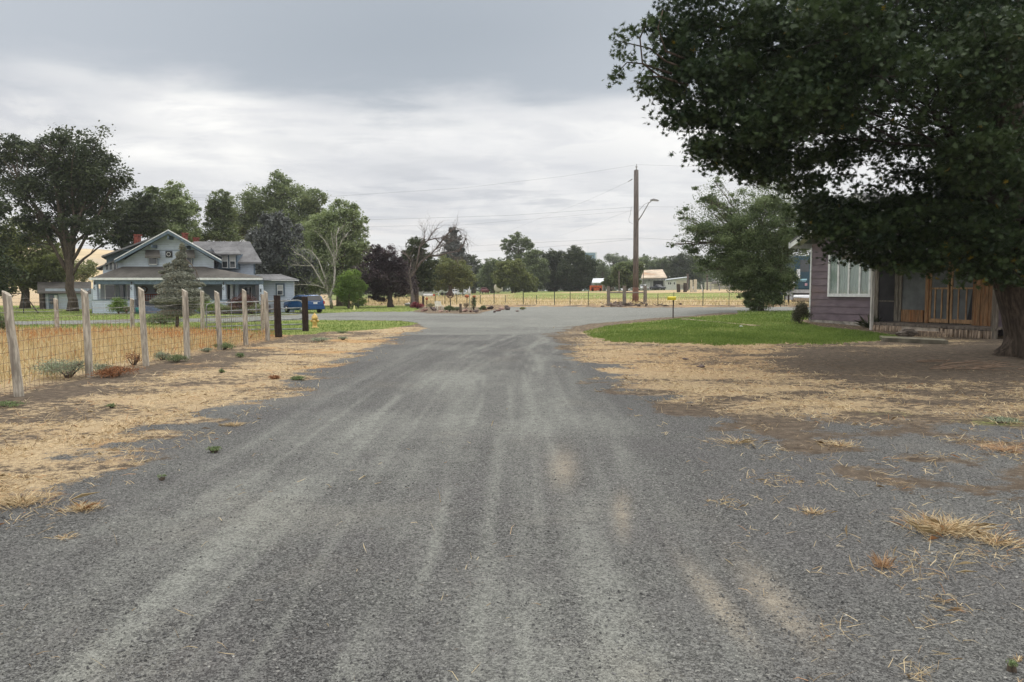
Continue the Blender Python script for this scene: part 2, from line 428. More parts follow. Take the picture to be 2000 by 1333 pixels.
    for x0, bend, wd, am in ((-1.9, 1.9, .13, .75), (-1.62, 2.0, .05, .5), (-.82, 2.6, .16, .55), (-.55, 2.3, .04, .5), (-.2, 1.6, .07, .55), (.02, 1.4, .035, .5), (.45, .8, .24, .6), (.8, .7, .05, .4), (1.15, .9, .2, .4), (-3.0, .6, .10, .3), (-2.4, 1.0, .04, .35), (.1, 2.9, .05, .5), (-1.2, 3.0, .04, .45)):
        c0 = x0+bend*S(y, 12, 36)*1.3+(fbm(y*.0+x0*9, y, .12, 2)-.5)*.5
        tr = tr+am*np.exp(-((x-c0)/wd)**2)*(.2+1.5*S(fbm(x*5+x0*31, y*.55+x0*7, 1., 4), .3, .7))
    streak = fbm(x*5.5-1.2*S(y, 12, 36)*5.5, y*.18, 1., 4)
    dust = np.clip(tr*.7+S(streak, .46, .76)*.32+S(fbm(x, y*.6, .9, 5), .42, .72)*.42+.7*blob(px, py, 870, 742, 60, 20)+.4*blob(px, py, 1010, 790, 160, 40), 0, 1)
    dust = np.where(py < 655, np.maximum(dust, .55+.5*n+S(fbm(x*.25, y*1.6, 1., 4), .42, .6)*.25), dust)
    dust = dust*(1-.7*S(x-1.3, 0, .6)*(py > 655))*(1-.5*S(-2.6-x, 0, .8)*(py > 655))
    dust = np.where(cross > .5, np.clip(.92+.6*n-.45*blob(px, py, 800, 619, 260, 2.)-.5*blob(px, py, 900, 625, 120, 4), 0, 1), dust)
    tan = .9*blob(px, py, 1100, 915, 26, 34)+.85*blob(px, py, 1215, 1010, 16, 60)*S(n, -.2, .2)+.95*blob(px-(py-1180)*.75, py, 1405, 1180, 26, 75)+1.*blob(px-(py-1180)*.8, py, 1520, 1180, 38, 75)+.7*blob(px, py, 1270, 1260, 110, 110)*S(n, -.25, .2)
    tan = np.clip(tan+.35*S(n, .1, .3)*S(y, 60, 40)*.3, 0, 1)
    warm = .3*pen*S(y, 21, 27)+.75*yard+.45*past+np.where(pen, .45*S(y, 17, 25), 0)+np.where(strip, S(fbm(x+9, y, .6, 3), .55, .7)*.8, 0)+np.where(rz, .45*blob(px, py, 1420, 700, 220, 35)+.6*blob(px, py, 1900, 850, 200, 30), 0)+np.where(verge, .5, 0)
    return dict(px=px, py=py, gravel=np.clip(gravel, 0, 1), road=road, straw=np.clip(straw, 0, 1), green=np.clip(green, 0, 1), lawn=lawn, yard=yard,
                dust=dust, tan=tan, warm=np.clip(warm, 0, 1), pen=pen, rz=rz, strip=strip, island=island)

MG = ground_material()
def build_ground():
    ys = list(np.arange(-14, 2.6, .7)); y = 2.6
    while y < 420: ys.append(y); y += max(.055, y*y/2300)
    ys += [450, 520, 640, 800, 1100, 1600]
    ys = np.array(ys); cs = np.concatenate([np.linspace(-2.6, -1.0, 60, endpoint=False), np.linspace(-1.0, 1.0, 520), np.linspace(1.0, 2.6, 60)[1:]])
    Yg, Cg = np.meshgrid(ys, cs, indexing='ij'); Xg = Cg*(np.maximum(Yg, 0)+4.5)/1.12
    Zg = TZ(Xg, np.maximum(Yg, 1))
    c = cover(Xg, Yg)
    # the gravel crown and ruts, a few mm, and the raised verge
    Zg = Zg+(.012*(fbm(Xg, Yg, 2.3, 3)-.5)+.05*(fbm(Xg, Yg, .35, 3)-.5)*(c['road'] < .5))*(Yg < 60)
    bank = blob(c['px'], c['py'], 1960, 690, 110, 22)*(Yg > 10)*(Yg < 28)
    Zg = Zg+.16*bank
    nr, nc = Yg.shape
    P = np.stack([Xg, Yg, Zg], -1).reshape(-1, 3)
    i = np.arange(nr-1)[:, None]*nc+np.arange(nc-1)[None, :]
    F = np.stack([i, i+1, i+nc+1, i+nc], -1).reshape(-1, 4)
    def fc(a): a = a.reshape(-1); return a[F].mean(1)
    kind = np.zeros(len(F), int)
    kind[fc(c['py']*1.) < 596.5] = 4
    kind[fc(c['yard']) > .5] = 3
    kind[fc(c['lawn']) > .5] = 2
    kind[fc(c['road']) > .5] = 1
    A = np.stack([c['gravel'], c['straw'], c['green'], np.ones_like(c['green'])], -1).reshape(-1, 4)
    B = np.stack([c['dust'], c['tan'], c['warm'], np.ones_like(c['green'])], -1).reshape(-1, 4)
    for k, nm in ((0, 'ground'), (1, 'gravel_road'), (2, 'lawn'), (3, 'yard_lawn'), (4, 'field')):
        f = F[kind == k]; used, inv = np.unique(f, return_inverse=True); inv = inv.reshape(-1)
        me = bpy.data.meshes.new(nm); me.vertices.add(len(used)); me.vertices.foreach_set('co', P[used].astype(np.float32).ravel())
        me.loops.add(len(inv)); me.loops.foreach_set('vertex_index', inv.astype(np.int32))
        me.polygons.add(len(f)); me.polygons.foreach_set('loop_start', np.arange(0, len(inv), 4, dtype=np.int32))
        for an, ar in (('cover', A), ('wear', B)):
            at = me.attributes.new(an, 'FLOAT_COLOR', 'POINT'); at.data.foreach_set('color', ar[used].astype(np.float32).ravel())
        me.update(calc_edges=True); me.polygons.foreach_set('use_smooth', [True]*len(f))
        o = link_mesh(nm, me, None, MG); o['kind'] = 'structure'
build_ground()

# hill far off on the left
def hill():
    m = MB(); pxs = np.linspace(-900, 760, 60); Y0 = 560
    rows = 14; vv = []
    for j in range(rows):
        t = j/(rows-1)
        for p in pxs:
            top = ip(p, [-900, -200, 0, 185, 270, 420, 560, 700, 760], [462, 476, 482, 487, 492, 512, 540, 562, 569])+6*(fbm(p/90, 3., 1., 4)-.5)
            py = 569+(top-569)*(math.sin(t*math.pi/2))
            q = Pd(p, py, Y0+t*260); vv.append(q if j else Vector((q.x, q.y, -1)))
    n = len(pxs)
    m.add(vv, [(j*n+i, j*n+i+1, (j+1)*n+i+1, (j+1)*n+i) for j in range(rows-1) for i in range(n-1)])
    mt = mat('hill_stubble', (.52, .40, .23), .95, 0, .1, .1, .02, 0, 30, (1, 1, 5), (.44, .36, .24))
    o = m.build('hill', mt, None, True, fix=False); o['kind'] = 'structure'
hill()

# ------------------------------------------------------------------ scattered stuff
def blades(name, pos, length, width, tilt, tint, mt, kind='stuff', curve=.0):
    n = len(pos); az_ = rng.random(n)*2*np.pi
    el_ = tilt
    d = np.stack([np.cos(az_)*np.cos(el_), np.sin(az_)*np.cos(el_), np.sin(el_)], -1)
    wdir = np.stack([-np.sin(az_), np.cos(az_), np.zeros(n)], -1)
    rr = rng.random(n)*np.pi; up = np.cross(wdir, d)
    w = wdir*np.cos(rr)[:, None]+up*np.sin(rr)[:, None]
    # keep upright blades facing sideways so that they never vanish edge-on
    base = pos; mid = pos+d*length[:, None]*.55+np.array([0, 0, 1.])*(length*.08*np.cos(el_))[:, None]
    tip = pos+d*length[:, None]+rng.normal(0, .12, (n, 3))*length[:, None]
    tip[:, 2] = np.maximum(tip[:, 2], pos[:, 2]+.003)
    hw = (w*width[:, None]*.5)
    v = np.stack([base-hw, base+hw, mid+hw*.9, tip, mid-hw*.9], 1).reshape(-1, 3)
    o = np_mesh(name, v, 5, mt, None, tint)
    if kind: o['kind'] = kind
    return o
def px_sample(n, px0, px1, py0, py1):
    px = rng.uniform(px0, px1, n); py = rng.uniform(py0, py1, n)
    a = (px-1000)/FPX; b = (666.5-py)/FPX; dy = CP+b*SP; dz = b*CP-SP
    z = np.zeros(n)
    for _ in range(15):
        t = (z-CAMH)/dz; z = .5*z+.5*TZ(a*t, dy*t)
    t = (z-CAMH)/dz
    return a*t, dy*t, z
M_straw = leafmat('straw', (.32, .22, .12), (.80, .66, .42), (.50, .27, .13), .93, .2, .8)
M_tall = leafmat('tall_dry_grass', (.52, .39, .19), (.82, .72, .46), (.52, .27, .11), .8, .3, .8)
M_past = leafmat('pasture_stubble', (.44, .35, .17), (.80, .70, .44), None, .8, .3, .8)
M_lawn = leafmat('lawn_blades', (.085, .15, .03), (.28, .37, .10), (.46, .42, .19), .86, .35, .6)
M_weed = leafmat('weed_leaves', (.10, .15, .06), (.24, .30, .14), (.38, .33, .15), .93, .3, .7)
def scatter():
    # straw litter, lying and short standing stems
    x, y, z = px_sample(420000, -250, 2250, 640, 1420)
    c = cover(x, y)
    cl = fbm(x, y, 1.7, 4); cl2 = fbm(x+40, y, 6., 3)
    p = np.clip(c['straw']-.18, 0, 1)*(1-.93*S(c['gravel'], .35, .97))*(c['green'] < .5)
    p = p*S(cl*.6+cl2*.5, .44, .66)*1.1*(~c['pen'])
    p = np.where(c['lawn'] > .3, 0, p)
    inroad = (x > -3.3)*(c['py'] > 640)*(c['px'] < np.minimum(1330+(c['py']-800)*.3, 1500)); p = np.where(inroad*(c['gravel'] > .7), p*.03, p)
    p = np.maximum(p, .09*S(cl*.5+cl2*.5, .54, .66)*(x > 1.5)*(c['py'] > 780)*(1-.8*(c['px'] < 1350+(c['py']-800)*.2)))
    keep = rng.random(len(x)) < p; x, y, z = x[keep], y[keep], z[keep]; n = len(x)
    ln = rng.uniform(.03, .11, n)*(1+.015*y); wd = .0013+.00050*y; tl = np.abs(rng.normal(0, .28, n))
    st = rng.random(n) < .10; tl = np.where(st, rng.uniform(.5, 1.4, n), tl)
    blades('straw', np.stack([x, y, z+.004], -1), ln, wd, tl, rng.random(n), M_straw)
    # lawn blades
    x, y, z = px_sample(260000, 1100, 1800, 604, 690); c = cover(x, y)
    keep = rng.random(len(x)) < S(c['lawn'], .25, .7)*.55; x1, y1, z1 = x[keep], y[keep], z[keep]
    x, y, z = px_sample(160000, -250, 830, 597, 662); c = cover(x, y)
    keep = rng.random(len(x)) < S(c['yard'], .25, .7)*.45; x, y, z = np.r_[x1, x[keep]], np.r_[y1, y[keep]], np.r_[z1, z[keep]]; n = len(x)
    nz = fbm(x, y, .5, 4)
    blades('grass', np.stack([x, y, z-.005], -1), rng.uniform(.035, .085, n), .004+.00045*y, rng.uniform(.6, 1.5, n), np.clip(rng.random(n)*.6+nz*.7-.15, 0, 1), M_lawn)
    # tall dry grass in the pen
    n = 90000; x = rng.uniform(-34, -8.5, n); y = rng.uniform(6, 31.2, n)
    px, py = proj(x, y, 0*x); c = cover(x, y)
    keep = (px > -260)*(px < 700)*(rng.random(n) < S(-x, 8.35, 9.6)*1.)*(c['yard'] < .3); x, y = x[keep], y[keep]; n = len(x)
    wv = S(y, 15, 24); hgt = rng.uniform(.12, .38, n)*(.7+.6*fbm(x, y, .5, 3))
    tint = np.where(rng.random(n) < (.2+.4*S(y, 21, 27))*wv*S(fbm(x, y, .35, 3), .3, .6)+.04, .95, rng.random(n)*.79*(1-.2*wv))
    blades('tall_dry_grass', np.stack([x, y, TZ(x, y)-.01], -1), hgt, .004+.0007*y, rng.uniform(.85, 1.5, n), np.clip(tint, 0, 1), M_tall)
    # far pasture stubble along the road
    n = 60000; x = rng.uniform(-40, 60, n); y = rng.uniform(58, 160, n); c = cover(x, y)
    keep = (c['py'] < 597)*(c['px'] > 660)*(c['px'] < 1700)*(rng.random(n) < np.clip(1-c['green']*.8, .05, 1)*S(c['py'], 574, 590)); x, y = x[keep], y[keep]; n = len(x)
    blades('pasture_stubble', np.stack([x, y, TZ(x, y)-.01], -1), rng.uniform(.15, .42, n), .012+.0006*y, rng.uniform(.8, 1.5, n), rng.random(n)*.92, M_past)
    # leaf litter and bark crumbs on the shaded dirt
    x, y, z = px_sample(60000, 1250, 2200, 655, 900); c = cover(x, y); px, py = c['px'], c['py']
    keep = rng.random(len(x)) < S(.4-c['gravel'], 0, .2)*(.75*blob(px, py, 1850, 705, 330, 40)+.3*blob(px, py, 1500, 680, 300, 12)+.1)*(c['lawn'] < .3)*S(fbm(x, y, 1.1, 4), .38, .62); x, y, z = x[keep], y[keep], z[keep]; n = len(x)
    Ml = leafmat('litter', (.09, .06, .04), (.26, .19, .12), (.42, .33, .2), .9, .1, .9)
    o = np_mesh('leaf_litter', leaves(np.stack([x, y, z+.008], -1), .026, BLOCK, 3.), 5, Ml, None, rng.random(n)); o['kind'] = 'stuff'
    # loose stones on the gravel
    x, y, z = px_sample(150000, -200, 2200, 690, 1420); c = cover(x, y)
    keep = rng.random(len(x)) < S(c['gravel'], .25, .7)*.36*(.25+1.1*(1-c['dust']))*(.5+fbm(x, y, .8, 3)); x, y, z = x[keep], y[keep], z[keep]; n = len(x)
    r_ = .003+.0075*rng.random(n)**4+.00028*y
    a0 = rng.random(n)*6.28
    ring = []
    for k in range(4):
        a = a0+k*1.571+rng.uniform(-.4, .4, n); q = r_*rng.uniform(.6, 1.3, n)
        ring.append(np.stack([x+np.cos(a)*q, y+np.sin(a)*q, z+r_*.05*rng.random(n)], -1))
    ap = np.stack([x+rng.normal(0, .25, n)*r_, y+rng.normal(0, .25, n)*r_, z+r_*rng.uniform(.45, .95, n)], -1)
    v = np.stack([np.stack([ring[k], ring[(k+1) % 4], ap], 1) for k in range(4)], 1).reshape(-1, 3)
    Ms = leafmat('loose_stone', (.06, .06, .06), (.20, .20, .195), (.36, .355, .33), .965, 0., .9)
    o = np_mesh('loose_stones', v, 3, Ms, None, np.repeat(rng.random(n), 4)); o['kind'] = 'stuff'

# ------------------------------------------------------------------ trees
MAPLE = np.array([(0, -.40), (.10, -.18), (.44, -.34), (.20, -.04), (.60, .16), (.17, .10), (.34, .42), (.07, .20), (0, .64), (-.07, .20), (-.34, .42), (-.17, .10), (-.60, .16), (-.20, -.04), (-.44, -.34), (-.10, -.18)])
OVAL = np.array([(0, -.5), (.26, -.05), (0, .5), (-.26, -.05)])
NEEDLE = np.array([(-.07, -.5), (.07, -.5), (0, .5)])
BLOCK = np.array([(0, -.5), (.38, -.18), (.30, .28), (-.08, .5), (-.42, .05)])
def leaves(cent, size, shape, up=.5, droop=0.):
    n = len(cent); k = len(shape)
    nm = rng.normal(0, 1, (n, 3)); nm[:, 2] = np.abs(nm[:, 2])+up; nm /= np.linalg.norm(nm, axis=1)[:, None]
    t = rng.normal(0, 1, (n, 3)); t[:, 2] -= droop
    t -= nm*(t*nm).sum(1)[:, None]; t /= np.linalg.norm(t, axis=1)[:, None]+1e-9
    b = np.cross(nm, t); s = size*rng.uniform(.65, 1.25, n)
    v = cent[:, None, :]+(b[:, None, :]*shape[None, :, 0:1]+t[:, None, :]*shape[None, :, 1:2])*s[:, None, None]
    if k > 3:                                     # a slight fold so a leaf is never a flat card
        v += nm[:, None, :]*(np.abs(shape[None, :, 0:1])*.25*s[:, None, None])
    return v.reshape(-1, 3)
def limb(m, a, b, r0, r1, wob=.08, seg=6, n=6, sag=0.):
    a, b = Vector(a), Vector(b); L = (b-a).length; pts = []; o1 = Vector((random.uniform(-1, 1), random.uniform(-1, 1), random.uniform(-.3, 1)))*wob*L
    for i in range(n+1):
        t = i/n; p = a.lerp(b, t)+o1*math.sin(math.pi*t)+Vector((random.uniform(-1, 1), random.uniform(-1, 1), random.uniform(-1, 1)))*wob*.12*L*(0 < i < n)
        p.z -= sag*L*t*t; pts.append(p)
    m.tube(pts, [r0+(r1-r0)*(i/n)**.8 for i in range(n+1)], seg, True); return pts
BARK = mat('bark_brown', (.12, .095, .075), .95, 0, .1, .2, 3., .8, 12., (6, 6, 1))
BARKD = mat('bark_dark', (.07, .058, .05), .95, 0, .1, .2, 3., .8, 12., (6, 6, 1))
BARKW = mat('bark_pale', (.42, .39, .35), .9, 0, .15, .2, 4., .4, 20., (3, 3, 1), (.2, .18, .16))
def tree(name, label, cat, base, blobs, lm, leaf, n, tr=6, group=None, shape=OVAL, Y=None, bark=BARK, clump=.22, up=.5, shell=.55, limbs=True, thick=1., fork=.45, cover_px=None, droop=0., flat=.7, twig=.4, dens_pow=1., fill=.24):
    """base = picture column and row of the foot (or column only when Y is given); blobs = (px, py, rx, ry, [dY metres]) lobes of the crown"""
    if Y is None: b0 = Gp(*base)
    else: b0 = Pz(base[0], Y)
    Y0 = b0.y; s = Y0/FPX
    root = thing(name, label, cat, b0, group)
    W = MB(); cents = []; tints = []
    tot = sum((q[2]*q[3])**dens_pow for q in blobs)
    cx = sum(q[0]*q[2]*q[3] for q in blobs)/sum(q[2]*q[3] for q in blobs)
    lowest = max(q[1]+q[3]*.3 for q in blobs)
    ptop = min(q[1] for q in blobs)
    fk = Pd(base[0]+(cx-base[0])*.35, max(ptop, min(q[1] for q in blobs)*fork+lowest*(1-fork)), Y0)
    if fk.z < b0.z+.5: fk.z = b0.z+.5
    if limbs:
        tp = [b0-Vector((0, 0, .15))]; nn = 6
        for i in range(1, nn+1): tp.append(b0.lerp(fk, i/nn)+Vector((random.uniform(-1, 1), random.uniform(-1, 1), 0))*tr*s*.35*(i < nn))
        W.tube(tp, [tr*s*(1.35 if i == 0 else 1.-.4*i/nn) for i in range(nn+1)], 10)
    for q in blobs:
        dY = q[4] if len(q) > 4 else random.uniform(-.4, .4)*q[2]*s
        Yc = Y0+dY; sc = Yc/FPX; c0 = Pd(q[0], q[1], Yc)
        rx, rz = q[2]*sc, q[3]*sc; ry = (rx*.6+rz*.4)*thick
        if limbs:
            lp = limb(W, tp[random.randint(3, nn)], c0+Vector((0, 0, -rz*.1)), tr*s*.42, tr*s*.12, .1)
        dens = q[5] if len(q) > 5 else 1.
        nl = max(20, int(1.25*n*(q[2]*q[3])**dens_pow/tot*dens)); ncl = max(6, int(7.*max(1, (rx*rz)**.6/(clump*2.2)**1.2)*dens**.5))
        d = rng.normal(0, 1, (ncl, 3)); d /= np.linalg.norm(d, axis=1)[:, None]
        rad = shell+(1.10-shell)*rng.random(ncl)**.7; rad[rng.random(ncl) < .22] *= .55
        cc = np.array(c0)+d*rad[:, None]*np.array([rx, ry, rz]); cr = clump*(rx*rz)**.5*rng.uniform(.4, 1.5, ncl)
        ct = rng.random(ncl)
        if limbs and twig > 0:
            for k in range(int(min(ncl, 22)*twig)):
                limb(W, lp[random.randint(3, 6)], Vector(cc[k % ncl]), tr*s*.13, tr*s*.04, .12, 4, 4)
        wts = cr**2; wts = wts/wts.sum(); ch = rng.choice(ncl, nl, p=wts)
        p = cc[ch]+rng.normal(0, .55, (nl, 3))*cr[ch][:, None]*np.array([1, 1, flat])
        nu = int(nl*fill); dd = rng.normal(0, 1, (nu, 3)); dd /= np.linalg.norm(dd, axis=1)[:, None]; dd *= (rng.random(nu)**.38*(.82+.3*fbm(dd[:, 0]*2+q[0], dd[:, 2]*2+dd[:, 1], 1.2, 3)))[:, None]
        p[:nu] = np.array(c0)+dd*np.array([rx, ry, rz])*1.02
        cents.append(p)
        tints.append(np.clip(.5*ct[ch]+.5*rng.random(nl), 0, .915)+np.where(rng.random(nl) < .02, .09, 0))
    p = np.concatenate(cents); tt = np.concatenate(tints)
    if limbs: W.build('trunk', bark, root, True, fix=False)
    np_mesh('crown', leaves(p, leaf, shape, up, droop), len(shape), lm, root, tt)
    return root

scatter()
# ------------------------------------------------------------------ the big maple on the right and the other trees
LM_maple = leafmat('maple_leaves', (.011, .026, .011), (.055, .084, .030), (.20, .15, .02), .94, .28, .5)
LM_dark = leafmat('leaves_dark', (.034, .052, .026), (.095, .115, .052), (.13, .09, .03), .93, .3)
LM_mid = leafmat('leaves_mid', (.075, .105, .05), (.23, .275, .14), None, .9, .35)
LM_green = leafmat('leaves_green', (.10, .14, .065), (.29, .34, .18), None, .9, .4)
LM_lite = leafmat('leaves_light', (.14, .19, .08), (.36, .42, .22), None, .9, .4)
LM_bright = leafmat('leaves_bright', (.11, .19, .04), (.28, .40, .10), None, .9, .4)
LM_plum = leafmat('leaves_plum', (.035, .026, .032), (.10, .07, .075), (.07, .09, .04), .9, .25)
LM_grey = leafmat('needles_grey', (.065, .075, .070), (.19, .20, .19), None, .9, .15)
LM_olive = leafmat('leaves_olive', (.10, .12, .045), (.25, .27, .10), None, .9, .35)
LM_silver = leafmat('leaves_silver', (.10, .13, .08), (.26, .30, .19), (.16, .12, .06), .93, .3)
LM_elm = leafmat('leaves_elm', (.065, .10, .04), (.24, .30, .14), (.20, .17, .09), .9, .3)

def maple():
    b0 = Gp(2046, 704); Y0 = b0.y
    root = thing('maple_tree', 'huge dark maple overhanging the porch of the mauve house', 'tree', b0)
    m = MB(); ml = MB(); s = Y0/FPX
    def p(px, py, dy=0): return Pd(px, py, Y0+dy)
    # trunk: root flare, leaning bole, then the fork
    m.tube([p(2050, 716), p(2050, 700), p(2047, 680), p(2042, 640), p(2034, 600), p(2024, 565), p(2012, 530), p(2004, 480), p(1985, 400), p(1975, 300), p(1965, 180), p(1960, 40)], [1.36, 1.06, .92, .86, .84, .84, .80, .66, .5, .4, .3, .2], 20)
    for a in range(6):
        ang = 2.2+a*.85; q = b0+Vector((math.cos(ang)*1.45, math.sin(ang)*1.3, -.16)); m.tube([q, b0+Vector((math.cos(ang)*.85, math.sin(ang)*.8, .12)), b0+Vector((math.cos(ang)*.55, math.sin(ang)*.5, .7))], [.12, .28, .32], 7)
    fork = [p(1992, 505, .2), p(2004, 480)]
    limbs = []
    for (px, py, dy, r) in ((1850, 250, 0, .24), (1880, 200, .5, .26), (1900, 60, 1, .30), (2120, 250, 1, .32), (2050, 380, -3, .25)):
        limbs.append(limb(ml, fork[0], p(px, py, dy), r, r*.5, .06, 9, 7))
    LB = [  # px, py, rx, ry, distance, density
        (1400, 50, 125, 110, 17.5, 1), (1372, 175, 88, 85, 17, 1), (1425, 262, 92, 58, 17.3, 1), (1330, 120, 45, 70, 17, 1), (1325, 215, 36, 40, 17, .9), (1385, 300, 42, 26, 17, .8), (1500, 318, 70, 38, 17.6, 1),
        (1560, 110, 150, 130, 19, 1), (1560, 250, 110, 78, 18, 1), (1470, 150, 100, 120, 19.5, .8), (1700, 70, 150, 120, 18, .8), (1690, 215, 120, 72, 19.5, .45), (1640, 300, 105, 30, 18.5, .9), (1790, 288, 95, 40, 18.5, .6), (1690, 402, 90, 20, 19.5, .9), (1790, 395, 70, 26, 19, 1), (1600, 392, 34, 16, 20, .8), (1850, 340, 60, 40, 18, .9),
        (1850, 80, 150, 130, 18.5, .8), (1950, 220, 110, 130, 18, .8), (1860, 230, 90, 80, 20, .4), (1960, 60, 110, 120, 21, .8), (1975, 380, 80, 100, 17.5, 1), (1890, 360, 75, 80, 19, 1),
        (1640, 408, 62, 26, 20, .9), (1610, 440, 34, 32, 20.5, .8), (1700, 430, 80, 46, 19.5, 1), (1790, 420, 80, 50, 19, 1), (1660, 490, 50, 30, 19, .8), (1740, 490, 60, 42, 18.5, 1), (1810, 490, 65, 40, 19, 1),
        (1880, 480, 66, 44, 18.5, 1), (1950, 480, 60, 44, 18, 1), (1995, 520, 46, 26, 17.5, 1), (1928, 525, 42, 22, 18.5, 1), (1700, 518, 26, 12, 19, .7), (1835, 525, 32, 12, 19, .7), (1860, 400, 60, 40, 20, .9), 
        (1480, -130, 190, 110, 19, .6), (1700, -160, 230, 130, 20, .6), (1930, -160, 230, 140, 20, .6), (2150, 0, 150, 200, 20, .5), (2120, 250, 110, 180, 20, .6), (2120, 450, 100, 110, 19.5, .6), (1800, 0, 260, 130, 25, .15), (1980, 330, 140, 190, 26, .3), (1600, 40, 180, 130, 24, .2),
        (1480, 230, 80, 60, 16.5, 1), (1580, 190, 110, 80, 16.5, 1), (1700, 150, 120, 90, 16, .45), (1640, 60, 120, 90, 16.5, .8), (1820, 170, 110, 90, 16, .5), (1940, 120, 100, 100, 16, .9), (1930, 300, 100, 80, 16, 1), (1850, 430, 90, 46, 17.3, 1), (1960, 440, 80, 60, 16.6, 1), (1740, 455, 90, 46, 17.8, 1), (1650, 450, 60, 44, 18.2, 1), (1590, 400, 40, 26, 19, .8), (1980, 500, 50, 34, 16.5, 1), (1905, 532, 46, 20, 17, .9), (1972, 545, 46, 18, 16.8, .9), (1880, 500, 60, 28, 17, .9), (1790, 515, 50, 22, 17.8, .9),
        (1500, 336, 66, 26, 17.6, 1), (1775, 342, 50, 24, 19, .7), (1640, 345, 46, 14, 18.6, .35), (1700, 372, 60, 12, 19.4, .5), (1560, 352, 52, 28, 18.3, 1), (1600, 410, 42, 44, 19.4, 1), (1580, 440, 26, 30, 20, .8), (1440, 318, 50, 24, 17.4, .9), (1262, 175, 20, 14, 17, .35)]
    cents, tints = [], []
    for (px, py, rx, ry, Yq, dn) in LB:
        sc = Yq/FPX; c0 = Pd(px, py, Yq); rX, rZ = rx*sc, ry*sc; rY = min(2.2, .5*(rX+rZ)*.9)
        src = random.choice(sorted((l[k].lerp(l[k-1], random.random()) for l in limbs for k in range(2, 8)), key=lambda v: (v-c0).length)[:4])
        hid = (py > 285 and px < 1880) or px < 1540
        lp = limb(ml, c0+Vector((rX*.9, .4, .1)) if hid else src, c0, .02 if hid else .042, .012, .08, 5, 6)
        ncl = max(8, int(rX*rZ*16)); d = rng.normal(0, 1, (ncl, 3)); d /= np.linalg.norm(d, axis=1)[:, None]
        rad = .35+.68*rng.random(ncl)**.6
        cc = np.array(c0)+d*rad[:, None]*np.array([rX, rY, rZ]); cr = rng.uniform(.22, .52, ncl); ct = rng.random(ncl)
        for k in range(0, ncl, 3): limb(ml, lp[random.randint(2, 6)], Vector(cc[k]), .022, .008, .15, 4, 4)
        nl = int(rX*rZ*2000*dn); ch = rng.integers(0, ncl, nl)
        dd = rng.normal(0, 1, (nl, 3)); dd /= np.linalg.norm(dd, axis=1)[:, None]; dd *= (rng.random(nl)**.5)[:, None]
        pp = cc[ch]+dd*cr[ch][:, None]*np.array([1.2, 1.2, .6]); nu = int(nl*.4); du = rng.normal(0, 1, (nu, 3)); du /= np.linalg.norm(du, axis=1)[:, None]; pp[:nu] = np.array(c0)+du*(rng.random(nu)**.4)[:, None]*np.array([rX, rY, rZ]); cents.append(pp); tt = .6*ct[ch]+.4*rng.random(nl)
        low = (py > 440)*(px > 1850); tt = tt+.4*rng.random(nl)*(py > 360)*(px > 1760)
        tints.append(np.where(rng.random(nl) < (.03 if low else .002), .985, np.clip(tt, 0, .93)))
    # the thin branch that reaches out over the road on the left
    for chain in ([(1300, 120), (1270, 95), (1240, 88), (1205, 80)], [(1290, 150), (1255, 125), (1225, 122), (1198, 150)], [(1290, 150), (1262, 150), (1245, 165)], [(1255, 125), (1250, 75), (1262, 45)], [(1300, 100), (1285, 55), (1295, 20)]):
        pts = [Pd(a, b, 16.5+.1*k) for k, (a, b) in enumerate(chain)]; m.tube([limbs[0][4].lerp(pts[0], .92)]+pts, [.035]+[.022-.004*k for k in range(len(pts))], 5)
    for (px, py, rr, k) in ((1262, 45, 14, 22), (1215, 70, 18, 40), (1240, 60, 14, 22), (1205, 95, 13, 26), (1198, 152, 12, 26), (1212, 140, 12, 20), (1250, 165, 16, 40), (1265, 180, 14, 30), (1240, 120, 14, 16), (1275, 100, 18, 30), (1285, 70, 12, 14), (1225, 112, 12, 14), (1270, 140, 18, 34), (1295, 45, 10, 8)):
        c0 = np.array(Pd(px, py, 16.6)); q = c0+rng.normal(0, rr*16.6/FPX*.55, (k, 3)); cents.append(q); tints.append(.6+.35*rng.random(k))
    m.build('trunk', BARK_M, root, True, fix=False); ml.build('limbs', mat('limb_bark', (.045, .038, .032), .95, 0, .1, .25, 3.), root, True, fix=False)
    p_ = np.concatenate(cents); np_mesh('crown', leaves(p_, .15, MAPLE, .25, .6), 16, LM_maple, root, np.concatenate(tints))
BARK_M = mat('maple_bark', (.075, .058, .045), .95, 0, .1, .28, 3., 1., 9., (5, 5, .9), (.045, .036, .028))
maple()

DG = 'trees around the farmhouse'; FG = 'trees along the far side of the pasture'
# left of the farmhouse
tree('maple_tree', 'tall dark maple with forked pale trunk left of the farmhouse', 'tree', (142, 608), [(40, 320, 55, 52), (20, 290, 40, 28), (95, 290, 45, 32), (118, 272, 22, 18), (160, 300, 62, 52), (200, 345, 50, 48), (228, 350, 22, 12), (120, 360, 85, 60), (60, 380, 50, 28), (180, 400, 58, 42), (110, 420, 70, 40), (45, 400, 14, 8), (170, 450, 60, 28), (75, 450, 40, 28), (205, 475, 16, 12), (130, 325, 60, 40)],
     LM_dark, .30, 30000, 9, DG, clump=.25, thick=.8, fork=.02, bark=BARK, shell=.5, fill=.05, twig=.6)
tree('broadleaf_tree', 'dark tree cut off by the left edge of the photo', 'tree', (-40,), [(-30, 430, 45, 60), (-5, 410, 18, 30), (-30, 520, 50, 60), (-90, 420, 60, 70)], LM_dark, .35, 9000, 10, DG, Y=62)
tree('broadleaf_tree', 'yellowish green tree behind the wire clothes line at left', 'tree', (48,), [(50, 455, 45, 28), (20, 500, 45, 45), (70, 500, 50, 38), (110, 520, 40, 30), (20, 550, 50, 26), (80, 550, 40, 24), (-20, 500, 40, 60)], LM_olive, .34, 24000, 8, DG, Y=80)
